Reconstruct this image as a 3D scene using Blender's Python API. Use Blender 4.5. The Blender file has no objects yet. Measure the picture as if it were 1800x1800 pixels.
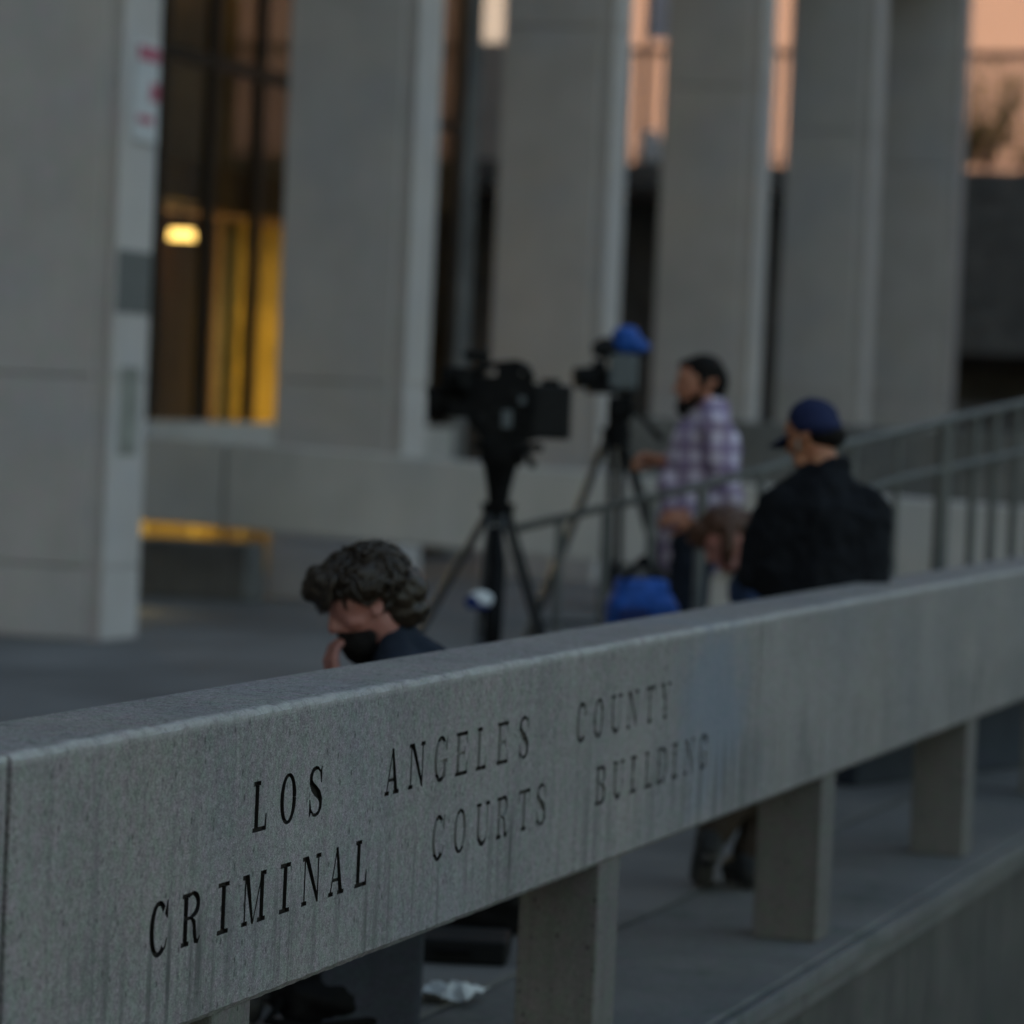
import bpy, bmesh, math, random
from mathutils import Vector, Matrix, Euler
from mathutils.geometry import delaunay_2d_cdt

random.seed(7)
S = bpy.context.scene
COL = S.collection
R = math.radians

# ------------------------------------------------------------------ camera, world, sun, exposure
# world: +X runs along the lettered parapet (away from us), +Y towards the courthouse, Z up, plaza at z = 0
CAM = Vector((0.0, 0.0, 1.58))
FPX = 6300.0
def _n(v): return v.normalized()
_D = _n(Vector((2010, 103, FPX)))
_U = _n(Vector((.044, 1.0, -(2010*.044+103)/FPX)))
_L = Vector((-1, 0, 0)); _L = _n(_L - _L.dot(_D)*_D - _L.dot(_U)*_U)
RT = Vector((_D.x, _L.x, _U.x)); UP = Vector((_D.y, _L.y, _U.y)); FW = Vector((_D.z, _L.z, _U.z))
cd = bpy.data.cameras.new('camera'); cam = bpy.data.objects.new('camera', cd); COL.objects.link(cam)
m = Matrix((RT, UP, -FW)).transposed().to_4x4(); m.translation = CAM
cam.matrix_world = m
cd.sensor_width = 24; cd.lens = 24*FPX/1800; cd.clip_start = .1; cd.clip_end = 3000
cd.dof.use_dof = True; cd.dof.focus_distance = 6.5; cd.dof.aperture_fstop = 2.15
S.camera = cam

SUN_ROT = -26.0; SUN_EL = 7.0
w = bpy.data.worlds.new("World"); S.world = w; w.use_nodes = True
_nt = w.node_tree; sk = _nt.nodes.new('ShaderNodeTexSky'); sk.sky_type = 'NISHITA'; sk.sun_disc = False
sk.sun_elevation = R(SUN_EL); sk.sun_rotation = R(SUN_ROT); sk.dust_density = 3.0; sk.ozone_density = 0.55
_nt.links.new(sk.outputs[0], _nt.nodes['Background'].inputs[0]); _nt.nodes['Background'].inputs[1].default_value = .14
sl = bpy.data.lights.new('sun', 'SUN'); sl.energy = 2.0; sl.angle = R(.5); sl.color = (1, .66, .48)
so = bpy.data.objects.new('sun', sl); COL.objects.link(so)
_sd = Vector((math.sin(R(SUN_ROT))*math.cos(R(SUN_EL)), math.cos(R(SUN_ROT))*math.cos(R(SUN_EL)), math.sin(R(SUN_EL))))
so.rotation_euler = _sd.to_track_quat('Z', 'Y').to_euler()
vs = S.view_settings; vs.view_transform = 'Standard'; vs.look = 'None'; vs.gamma = 1; vs.exposure = 1.75
S.cycles.use_denoising = True
S.cycles.max_bounces = 8; S.cycles.transparent_max_bounces = 12

# ------------------------------------------------------------------ helpers
def at(u, v, d):
    """point of the place that a measured photo position shows at distance d (metres along the view)"""
    return CAM + RT*((u-900)/FPX*d) + UP*(-(v-900)/FPX*d) + FW*d
VIEW_ROT = math.atan2(RT.y, RT.x)      # heading of the «across the view» direction on the plaza
def frame(u, v, d):
    """ground point below a measured point, and a function giving coordinates across / away / up from it"""
    P = at(u, v, d); base = Vector((P.x, P.y, 0)); sc = FPX/d
    def loc(uu, vv, y=0.0):
        return Vector(((uu-u+.044*(vv-v))/sc, y, P.z-(vv-v)/sc))
    return base, loc

def tag(o, label=None, cat=None, group=None, kind=None):
    if label: o['label'] = label
    if cat: o['category'] = cat
    if group: o['group'] = group
    if kind: o['kind'] = kind
    return o
def empty(name, loc=(0, 0, 0), rz=0):
    o = bpy.data.objects.new(name, None); COL.objects.link(o); o.location = loc; o.rotation_euler = (0, 0, rz)
    o.empty_display_size = .1
    return o
def link(name, me, mat, parent=None, smooth=False):
    for mm in (mat if isinstance(mat, (list, tuple)) else [mat]): me.materials.append(mm)
    if smooth:
        for p in me.polygons: p.use_smooth = True
    o = bpy.data.objects.new(name, me); COL.objects.link(o)
    if parent: o.parent = parent
    return o
def build(name, bm, mat, parent=None, smooth=False):
    bmesh.ops.recalc_face_normals(bm, faces=bm.faces)
    me = bpy.data.meshes.new(name); bm.to_mesh(me); bm.free()
    return link(name, me, mat, parent, smooth)
def box(bm, x0, x1, y0, y1, z0, z1, bev=0.0, M=None):
    r = bmesh.ops.create_cube(bm, size=1)
    vs_ = r['verts']
    T = Matrix.Translation(((x0+x1)/2, (y0+y1)/2, (z0+z1)/2)) @ Matrix.Diagonal((abs(x1-x0), abs(y1-y0), abs(z1-z0), 1))
    bmesh.ops.transform(bm, matrix=T, verts=vs_)
    if bev > 0:
        es = list({e for v in vs_ for e in v.link_edges})
        r2 = bmesh.ops.bevel(bm, geom=es, offset=bev, segments=2, affect='EDGES', profile=.5)
        vs_ = list({v for f in r2['faces'] for v in f.verts} | {v for v in vs_ if v.is_valid})
    if M is not None: bmesh.ops.transform(bm, matrix=M, verts=[v for v in vs_ if v.is_valid])
def tube(bm, p0, p1, r0, r1=None, seg=12, caps=True):
    p0, p1 = Vector(p0), Vector(p1); r1 = r0 if r1 is None else r1
    d = p1-p0
    r = bmesh.ops.create_cone(bm, cap_ends=caps, segments=seg, radius1=r0, radius2=r1, depth=d.length)
    bmesh.ops.transform(bm, matrix=Matrix.Translation((p0+p1)/2) @ d.to_track_quat('Z', 'Y').to_matrix().to_4x4(), verts=r['verts'])
def pipe(bm, pts, rads, seg=10):
    """a swept tube through points, closed at both ends"""
    pts = [Vector(p) for p in pts]
    if not isinstance(rads, (list, tuple)): rads = [rads]*len(pts)
    rings = []
    ref = Vector((.31, .17, .93))
    for i, p in enumerate(pts):
        t = (pts[min(i+1, len(pts)-1)]-pts[max(i-1, 0)]).normalized()
        a = t.cross(ref); a = a.normalized() if a.length > 1e-4 else t.orthogonal().normalized(); b = t.cross(a)
        rings.append([bm.verts.new(p+rads[i]*(math.cos(2*math.pi*k/seg)*a+math.sin(2*math.pi*k/seg)*b)) for k in range(seg)])
    for i in range(len(rings)-1):
        for k in range(seg):
            bm.faces.new((rings[i][k], rings[i][(k+1) % seg], rings[i+1][(k+1) % seg], rings[i+1][k]))
    bm.faces.new(rings[0][::-1]); bm.faces.new(rings[-1])
def cap(bm, p0, r0, p1, r1):
    """tapered capsule"""
    p0, p1 = Vector(p0), Vector(p1); d = p1-p0
    L = max(d.length, 1e-5); t = d/L if d.length > 1e-5 else Vector((0, 0, 1))
    pts, rd = [], []
    for k in range(4):
        a = -math.pi/2+k*math.pi/8+.12; pts.append(p0+t*r0*math.sin(a)); rd.append(max(r0*math.cos(a), 1e-3))
    pts.append(p0); rd.append(r0); pts.append(p1); rd.append(r1)
    for k in range(1, 5):
        a = k*math.pi/8-.12; pts.append(p1+t*r1*math.sin(a)); rd.append(max(r1*math.cos(a), 1e-3))
    a_ = t.orthogonal().normalized(); b_ = t.cross(a_); seg = 14
    rings = [[bm.verts.new(p+q*(math.cos(2*math.pi*k/seg)*a_+math.sin(2*math.pi*k/seg)*b_)) for k in range(seg)] for p, q in zip(pts, rd)]
    for i in range(len(rings)-1):
        for k in range(seg):
            bm.faces.new((rings[i][k], rings[i][(k+1) % seg], rings[i+1][(k+1) % seg], rings[i+1][k]))
    bm.faces.new(rings[0][::-1]); bm.faces.new(rings[-1])
def ell(bm, c, r, rot=(0, 0, 0), seg=18):
    q = bmesh.ops.create_uvsphere(bm, u_segments=seg, v_segments=seg//2+2, radius=1)
    Mx = Matrix.Translation(c) @ Euler(rot).to_matrix().to_4x4() @ Matrix.Diagonal((r[0], r[1], r[2], 1))
    bmesh.ops.transform(bm, matrix=Mx, verts=q['verts'])
def fuse(name, bm, mat, parent=None, voxel=.008, smooth=6, disp=None):
    """union of overlapping closed shapes as one continuous skin"""
    bmesh.ops.recalc_face_normals(bm, faces=bm.faces)
    me = bpy.data.meshes.new(name+'_src'); bm.to_mesh(me); bm.free()
    o = bpy.data.objects.new(name+'_src', me); COL.objects.link(o)
    md = o.modifiers.new('r', 'REMESH'); md.mode = 'VOXEL'; md.voxel_size = voxel
    md = o.modifiers.new('s', 'SMOOTH'); md.factor = .5; md.iterations = smooth
    if disp:
        tx = bpy.data.textures.new(name+'_folds', 'CLOUDS'); tx.noise_scale = disp[0]; tx.noise_depth = 2
        md = o.modifiers.new('d', 'DISPLACE'); md.texture = tx; md.strength = disp[1]; md.texture_coords = 'LOCAL'; md.mid_level = .5
    dg = bpy.context.evaluated_depsgraph_get(); dg.update()
    out = bpy.data.meshes.new_from_object(o.evaluated_get(dg)); out.name = name
    bpy.data.objects.remove(o); bpy.data.meshes.remove(me)
    return link(name, out, mat, parent, True)

# ------------------------------------------------------------------ materials
class NT:
    def __init__(s, name):
        s.m = bpy.data.materials.new(name); s.m.use_nodes = True; s.t = s.m.node_tree; s.N = s.t.nodes
        s.b = s.N['Principled BSDF']
        s.co = s.N.new('ShaderNodeTexCoord').outputs['Object']
    def lk(s, a, b): s.t.links.new(a, b)
    def sock(s, x, inp):
        if hasattr(x, 'is_output'): s.lk(x, inp)
        else: inp.default_value = x
    def map(s, scale=(1, 1, 1), loc=(0, 0, 0), rot=(0, 0, 0)):
        n = s.N.new('ShaderNodeMapping'); n.inputs['Scale'].default_value = scale; n.inputs['Location'].default_value = loc
        n.inputs['Rotation'].default_value = rot; s.lk(s.co, n.inputs[0]); return n.outputs[0]
    def noise(s, scale, detail=4, rough=.55, vec=None):
        n = s.N.new('ShaderNodeTexNoise'); n.inputs['Scale'].default_value = scale; n.inputs['Detail'].default_value = detail
        n.inputs['Roughness'].default_value = rough; s.lk(vec or s.co, n.inputs['Vector']); return n.outputs['Fac']
    def voro(s, scale, vec=None, out='Distance'):
        n = s.N.new('ShaderNodeTexVoronoi'); n.inputs['Scale'].default_value = scale; s.lk(vec or s.co, n.inputs['Vector']); return n.outputs[out]
    def rng(s, x, a, b, c=0, d=1):
        n = s.N.new('ShaderNodeMapRange'); s.lk(x, n.inputs[0])
        for i, q in enumerate((a, b, c, d)): n.inputs[i+1].default_value = q
        return n.outputs[0]
    def math(s, op, a, b=0.0):
        n = s.N.new('ShaderNodeMath'); n.operation = op; s.sock(a, n.inputs[0]); s.sock(b, n.inputs[1]); return n.outputs[0]
    def mix(s, f, a, b, mode='MIX'):
        n = s.N.new('ShaderNodeMix'); n.data_type = 'RGBA'; n.blend_type = mode
        s.sock(f, n.inputs[0]); s.sock(a, n.inputs[6]); s.sock(b, n.inputs[7]); return n.outputs[2]
    def sep(s):
        n = s.N.new('ShaderNodeSeparateXYZ'); s.lk(s.co, n.inputs[0]); return n.outputs
    def bump(s, h, strength=.3, dist=.01):
        n = s.N.new('ShaderNodeBump'); n.inputs['Strength'].default_value = strength; n.inputs['Distance'].default_value = dist
        s.lk(h, n.inputs['Height']); s.lk(n.outputs[0], s.b.inputs['Normal'])
    def fin(s, col, rough=.8, spec=.3, metal=0.0):
        s.sock(col, s.b.inputs['Base Color']); s.sock(rough, s.b.inputs['Roughness']); s.b.inputs['Specular IOR Level'].default_value = spec
        s.b.inputs['Metallic'].default_value = metal
        return s.m
def c4(*c): return (c[0], c[1], c[2], 1)
def grey(g): return (g, g, g, 1)

def concrete(name, lo, hi, speck=.5, streak=.25, scale=260, pits=True, letters=False, moss=False):
    k = NT(name)
    base = k.mix(k.rng(k.noise(2.3, 5), .32, .68), c4(*lo), c4(*hi))
    base = k.mix(k.math('MULTIPLY', k.rng(k.noise(.9, 3, vec=k.map(loc=(4.1, 2, 7))), .48, .7), .35), base, c4(lo[0]*.80, lo[1]*.92, lo[2]*1.12))
    base = k.mix(k.math('MULTIPLY', k.rng(k.noise(1.4, 3, vec=k.map(loc=(9.7, 1, 3))), .5, .72), .3), base, c4(hi[0]*1.03, hi[1]*.98, hi[2]*.86))
    st = k.noise(7, 5, .6, k.map((3.2, 3.2, .16)))
    base = k.mix(k.math('MULTIPLY', k.rng(st, .5, .75), streak), base, c4(lo[0]*.45, lo[1]*.46, lo[2]*.47))
    st2 = k.noise(9, 4, .6, k.map((3.2, 3.2, .2), (3, 8, 1)))
    base = k.mix(k.math('MULTIPLY', k.rng(st2, .55, .78), streak*.8), base, c4(min(1, hi[0]*1.25), min(1, hi[1]*1.25), min(1, hi[2]*1.25)))
    n1 = k.noise(scale, 3, .75); n2 = k.noise(scale*.37, 4, .7)
    sp = k.math('ADD', k.rng(n1, .28, .72, 1-speck, 1+speck), k.rng(n2, .3, .7, -speck*.35, speck*.35))
    sp = k.math('MULTIPLY', sp, k.rng(k.noise(118, 2, .6, k.map((1, 1, .8), (2, 5, 1))), .3, .7, 1-speck*.26, 1+speck*.26))
    base = k.mix(1.0, base, k_comb(k, sp), 'MULTIPLY')
    tn = k.noise(31, 3, .6, k.map(loc=(6, 2, 9)))
    base = k.mix(1.0, base, k.mix(k.rng(tn, .36, .64), c4(1.07, .965, 1.05), c4(.94, 1.03, .97)), 'MULTIPLY')
    h = n1
    if pits:
        v = k.voro(48, k.map((1, 1, .62))); gate = k.rng(k.noise(21, 2), .49, .55)
        pit = k.math('MULTIPLY', k.rng(v, .11, .24, 1, 0), gate)
        base = k.mix(k.math('MULTIPLY', pit, .68), base, c4(lo[0]*.2, lo[1]*.2, lo[2]*.2))
        h = k.math('SUBTRACT', n1, k.math('MULTIPLY', pit, 1.5))
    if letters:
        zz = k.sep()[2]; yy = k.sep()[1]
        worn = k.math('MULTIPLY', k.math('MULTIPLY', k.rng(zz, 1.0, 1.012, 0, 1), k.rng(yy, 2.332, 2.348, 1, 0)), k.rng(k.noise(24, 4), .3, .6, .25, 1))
        base = k.mix(k.math('MULTIPLY', worn, .62), base, c4(.47, .46, .44))  # arris colour lightened: worn concrete, with the edge highlight painted in
        # bluish ghost of a cleaned-off paint mark, right of the lettering
        dx = k.math('DIVIDE', k.math('SUBTRACT', k.sep()[0], 9.12), .42); dz = k.math('DIVIDE', k.math('SUBTRACT', k.sep()[2], .80), .26)
        rd = k.math('SQRT', k.math('ADD', k.math('MULTIPLY', dx, dx), k.math('MULTIPLY', dz, dz)))
        gh = k.rng(k.math('ADD', rd, k.rng(k.noise(6, 4), .25, .75, -.45, .45)), .45, 1.1, 1, 0)
        base = k.mix(k.math('MULTIPLY', gh, .55), base, c4(.18, .215, .275))
        # grey run-off marks left below the cut letters
        xyz = k.sep()
        run = k.rng(k.noise(5.2, 4, .55, k.map((5.4, 1, .22), (1.7, 0, .4))), .5, .66)
        below = k.math('MULTIPLY', k.rng(xyz[2], .50, .58, .5, 1), k.rng(xyz[2], .66, .74, 1, 0))
        base = k.mix(k.math('MULTIPLY', k.math('MULTIPLY', k.math('MULTIPLY', run, below), k.rng(k.noise(1.7, 2, vec=k.map(loc=(2.2, 0, 5))), .32, .56)), .95), base, c4(lo[0]*.42, lo[1]*.43, lo[2]*.43))
    if moss:
        g = k.math('MULTIPLY', k.rng(k.noise(3.1, 4, vec=k.map(loc=(.3, 0, 0))), .58, .68), k.rng(k.noise(40, 3), .35, .6))
        base = k.mix(k.math('MULTIPLY', g, .5), base, c4(.025, .055, .03))
    k.bump(h, .35, .0022)
    return k.fin(base, .86, .25)
def k_comb(k, x):
    n = k.N.new('ShaderNodeCombineColor')
    for i in range(3): k.lk(x, n.inputs[i])
    return n.outputs[0]
def plain(name, col, rough=.6, spec=.35, var=.15, vscale=14, metal=0.0, bump=0.0):
    k = NT(name)
    n = k.noise(vscale, 4)
    c = k.mix(1.0, c4(*col), k_comb(k, k.rng(n, .25, .75, 1-var, 1+var)), 'MULTIPLY')
    if bump: k.bump(n, bump, .02)
    return k.fin(c, rough, spec, metal)

M = {}
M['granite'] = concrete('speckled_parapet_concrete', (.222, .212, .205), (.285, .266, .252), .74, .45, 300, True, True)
M['granite_top'] = M['granite']
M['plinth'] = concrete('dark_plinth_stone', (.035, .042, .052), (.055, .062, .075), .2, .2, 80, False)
M['post'] = concrete('post_concrete', (.135, .128, .118), (.175, .166, .152), .3, .3, 200)
M['ledge'] = concrete('ledge_concrete', (.135, .133, .127), (.18, .176, .168), .25, .4, 160, True, False, True)
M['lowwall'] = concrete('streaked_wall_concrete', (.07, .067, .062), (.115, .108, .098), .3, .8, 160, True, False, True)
M['pillar'] = concrete('pillar_stone', (.44, .405, .384), (.505, .468, .444), .1, .1, 90, False)
M['rail_concrete'] = concrete('far_parapet_concrete', (.42, .395, .365), (.50, .47, .435), .12, .15, 90, False)
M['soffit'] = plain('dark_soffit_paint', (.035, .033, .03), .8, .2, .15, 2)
M['signplate'] = plain('weathered_sign_white', (.52, .52, .53), .6, .3, .1, 8)
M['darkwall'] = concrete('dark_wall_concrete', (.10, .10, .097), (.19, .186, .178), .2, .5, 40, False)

def mat_floor():
    k = NT('plaza_paving')
    b = k.N.new('ShaderNodeTexBrick'); b.offset = 0; b.squash = 1
    b.inputs['Scale'].default_value = 1; b.inputs['Mortar Size'].default_value = .008; b.inputs['Brick Width'].default_value = 1.2; b.inputs['Row Height'].default_value = 1.2
    b.inputs['Color1'].default_value = c4(.148, .143, .14); b.inputs['Color2'].default_value = c4(.18, .174, .17); b.inputs['Mortar'].default_value = c4(.07, .07, .07)
    k.lk(k.co, b.inputs['Vector'])
    n = k.noise(1.1, 6, .6); n2 = k.noise(120, 3)
    c = k.mix(1.0, b.outputs[0], k_comb(k, k.math('MULTIPLY', k.rng(n, .3, .7, .72, 1.22), k.rng(n2, .3, .7, .9, 1.1))), 'MULTIPLY')
    k.bump(n2, .15, .003)
    return k.fin(c, k.rng(n, .3, .7, .65, .85), .3)
M['floor'] = mat_floor()
M['asphalt'] = plain('street_asphalt', (.05, .05, .052), .85, .3, .25, 40, bump=.2)
M['black'] = plain('black_plastic', (.006, .006, .0065), .6, .1, .2, 30)
M['rubber'] = plain('black_rubber', (.008, .008, .008), .85, .1, .2, 30)
M['darkgrey'] = plain('dark_grey_plastic', (.012, .0125, .0135), .6, .15, .2, 30)
M['midgrey'] = plain('grey_plastic', (.09, .105, .115), .5, .4, .2, 25)
M['legmetal'] = plain('dark_leg_metal', (.05, .052, .055), .4, .5, .2, 30, .4)
M['silver'] = plain('brushed_grey_metal', (.24, .245, .25), .38, .5, .12, 40, .6)
M['railmetal'] = plain('painted_rail_metal', (.105, .108, .105), .55, .4, .2, 20)
M['blue'] = plain('blue_nylon', (.012, .075, .34), .6, .3, .3, 16, bump=.5)
M['blue_dark'] = plain('dark_blue_nylon', (.008, .022, .11), .65, .3, .3, 16, bump=.5)
M['white'] = plain('white_paint', (.72, .74, .76), .5, .3, .08, 12)
M['paper'] = plain('white_paper', (.75, .77, .78), .8, .2, .06, 20)
M['posterpaper'] = plain('weathered_poster_paper', (.25, .25, .225), .75, .2, .3, 6)
M['red'] = plain('faded_red_print', (.42, .12, .17), .6, .3, .2, 20)
M['greypaint'] = plain('grey_patch_paint', (.135, .135, .13), .8, .25, .12, 14)
M['glassframe'] = plain('bronze_window_metal', (.03, .022, .014), .4, .5, .2, 10, .5)
M['jacket'] = plain('black_fleece', (.009, .010, .013), .9, .15, .3, 22, bump=.3)
M['navyjacket'] = plain('navy_cloth', (.014, .02, .032), .85, .2, .25, 20, bump=.3)
M['cap'] = plain('navy_cap_cloth', (.013, .019, .062), .8, .2, .2, 30)
M['jeans'] = plain('dark_denim', (.013, .017, .028), .85, .2, .3, 30)
M['bluejeans'] = plain('blue_denim', (.03, .05, .11), .85, .2, .3, 30)
M['brownpants'] = plain('brown_trousers', (.035, .024, .016), .85, .2, .3, 30)
M['blacktrousers'] = plain('black_trousers', (.010, .010, .012), .85, .2, .3, 30)
M['shoe'] = plain('dark_shoe_leather', (.022, .022, .022), .6, .3, .3, 20)
M['sole'] = plain('grey_shoe_sole', (.10, .095, .09), .8, .2, .2, 40)
M['hairblack'] = plain('black_hair', (.007, .0055, .005), .7, .15, .5, 60, bump=.6)
M['hairdark'] = plain('dark_brown_hair', (.024, .016, .0105), .42, .45, .5, 45, bump=.4)
M['hairbrown'] = plain('auburn_hair', (.065, .026, .013), .5, .4, .4, 50, bump=.6)
M['eye'] = plain('dark_eye', (.015, .01, .008), .2, .5, .1, 5)
def skin(name, col):
    k = NT(name)
    c = k.mix(k.rng(k.noise(18, 4), .35, .7), c4(*col), c4(col[0]*.9, col[1]*.72, col[2]*.68))
    k.b.inputs['Subsurface Weight'].default_value = .12; k.b.inputs['Subsurface Radius'].default_value = (.012, .004, .002)
    return k.fin(c, .5, .35)
M['skin'] = skin('skin_warm', (.42, .20, .13)); M['skin_pink'] = skin('skin_pink', (.36, .175, .15)); M['skin_tan'] = skin('skin_tan', (.40, .19, .11))

def mat_plaid():
    k = NT('lavender_plaid_cloth'); x = k.sep()
    def band(s, per, ph, wd):
        f = k.math('FRACT', k.math('ADD', k.math('DIVIDE', s, per), ph)); return k.rng(k.math('ABSOLUTE', k.math('SUBTRACT', f, .5)), wd, wd+.1, 1, 0)
    wob = k.noise(9, 2); z = k.math('ADD', x[2], k.math('MULTIPLY', wob, .03)); y = k.math('ADD', x[0], k.math('MULTIPLY', wob, .04))
    bz = band(z, .088, .1, .2); by = band(y, .088, .3, .2)
    c = k.mix(k.math('MULTIPLY', bz, .62), c4(.58, .52, .64), c4(.17, .11, .22))
    c = k.mix(k.math('MULTIPLY', by, .62), c, c4(.17, .11, .22))
    return k.fin(c, .85, .2)
M['plaid'] = mat_plaid()

def mat_glass():
    k = NT('bronze_tinted_glass'); N = k.N
    tr = N.new('ShaderNodeBsdfTransparent'); tr.inputs[0].default_value = c4(.82, .79, .70)
    gl = N.new('ShaderNodeBsdfGlossy'); gl.inputs['Roughness'].default_value = .02; gl.inputs[0].default_value = grey(.8)
    fr = N.new('ShaderNodeFresnel'); fr.inputs[0].default_value = 1.45
    ge = N.new('ShaderNodeNewGeometry'); fac = k.math('MULTIPLY', fr.outputs[0], k.math('SUBTRACT', 1.0, ge.outputs['Backfacing']))
    mx = N.new('ShaderNodeMixShader'); k.lk(fac, mx.inputs[0]); k.lk(tr.outputs[0], mx.inputs[1]); k.lk(gl.outputs[0], mx.inputs[2])
    k.lk(mx.outputs[0], N['Material Output'].inputs[0]); return k.m
M['glass'] = mat_glass()
def mat_curtain(name, col):
    k = NT(name); N = k.N
    n = k.noise(3, 3); c = k.mix(1.0, c4(*col), k_comb(k, k.rng(n, .3, .7, .85, 1.15)), 'MULTIPLY')
    df = N.new('ShaderNodeBsdfDiffuse'); tl = N.new('ShaderNodeBsdfTranslucent'); k.lk(c, df.inputs[0]); k.lk(c, tl.inputs[0])
    mx = N.new('ShaderNodeMixShader'); mx.inputs[0].default_value = .6; k.lk(df.outputs[0], mx.inputs[1]); k.lk(tl.outputs[0], mx.inputs[2])
    k.lk(mx.outputs[0], N['Material Output'].inputs[0]); return k.m
M['curtain'] = mat_curtain('gold_curtain_cloth', (.74, .62, .28)); M['blind'] = mat_curtain('beige_blind_cloth', (.5, .40, .28))
M['wood'] = plain('brown_wood_panel', (.10, .05, .02), .5, .4, .3, 6)
M['interior'] = plain('lobby_plaster', (.30, .24, .16), .8, .2, .1, 3)
M['lamp'] = NT('warm_lamp_glow').m
_p = M['lamp'].node_tree.nodes['Principled BSDF']; _p.inputs['Emission Color'].default_value = c4(1, .66, .2); _p.inputs['Emission Strength'].default_value = 1.6
M['peach'] = plain('peach_painted_render', (.30, .228, .213), .85, .2, .06, .3)
M['palewall'] = plain('pale_wall_render', (.29, .31, .34), .85, .2, .06, .3)
M['fencepaint'] = plain('pinkish_fence_paint', (.17, .115, .10), .6, .3, .1, 8)
M['leaf'] = mat_curtain('green_leaf', (.18, .20, .05))
M['stem'] = plain('plant_stem', (.06, .045, .03), .8, .2, .2, 10)
M['teal'] = plain('pale_blue_banner_cloth', (.72, .74, .84), .8, .2, .1, 3)

def mat_paint():
    """old dark paint inside the cut letters, worn away where paint is low"""
    k = NT('worn_letter_paint'); a = k.N.new('ShaderNodeAttribute'); a.attribute_name = 'paint'
    n = k.noise(70, 4, .6)
    f = k.rng(k.math('SUBTRACT', k.math('ADD', k.math('MULTIPLY', a.outputs['Fac'], 1.0), 0.0), n), -.08, .08)
    base = k.mix(k.rng(k.noise(330, 3, .75), .3, .7), c4(.19, .185, .178), c4(.27, .26, .25))
    c = k.mix(f, base, c4(.016, .013, .011))
    return k.fin(c, .8, .2)
M['paint'] = mat_paint()

# ------------------------------------------------------------------ the setting: street, plaza, terrace
def sheet(name, x0, x1, y0, y1, z, th, mat):
    bm = bmesh.new(); box(bm, x0, x1, y0, y1, z-th, z); o = build(name, bm, mat); o['kind'] = 'structure'; return o
sheet('street', -700, 900, -900, 700, -1.15, .2, M['asphalt'])
sheet('plaza', -40, 59.6, 2.945, 70, 0, .4, M['floor'])
sheet('terrace', 60.4, 96, -40, 60, 5.7, .3, M['rail_concrete'])

# ------------------------------------------------------------------ lettered parapet in front of the plaza
PY0, PY1, PZ0, PZ1 = 2.32, 2.56, .498, 1.024
HH = .0905
TK, SN, SH, SE = .205, .07, .09, .085
def rc(x0, y0, x1, y1): return [(x0, y0), (x1, y0), (x1, y1), (x0, y1)]
def stroke(pts, wd):
    out = []; L = []; Rr = []
    for i, p in enumerate(pts):
        a = Vector(pts[max(i-1, 0)]); b = Vector(pts[min(i+1, len(pts)-1)]); t = (b-a).normalized(); n = Vector((-t.y, t.x))
        q = Vector(p); L.append(q+n*wd[i]/2); Rr.append(q-n*wd[i]/2)
    for i in range(len(pts)-1): out.append([tuple(L[i]), tuple(Rr[i]), tuple(Rr[i+1]), tuple(L[i+1])])
    return out
def arc(cx, cy, rx, ry, a0, a1, th_h, th_v, n=16):
    """elliptic stroke; th_h the weight at the sides, th_v the weight at top and bottom"""
    pts, wd = [], []
    for i in range(n+1):
        a = R(a0+(a1-a0)*i/n); pts.append((cx+rx*math.cos(a), cy+ry*math.sin(a))); wd.append(th_v+(th_h-th_v)*abs(math.cos(a))**1.3)
    return stroke(pts, wd)
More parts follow.
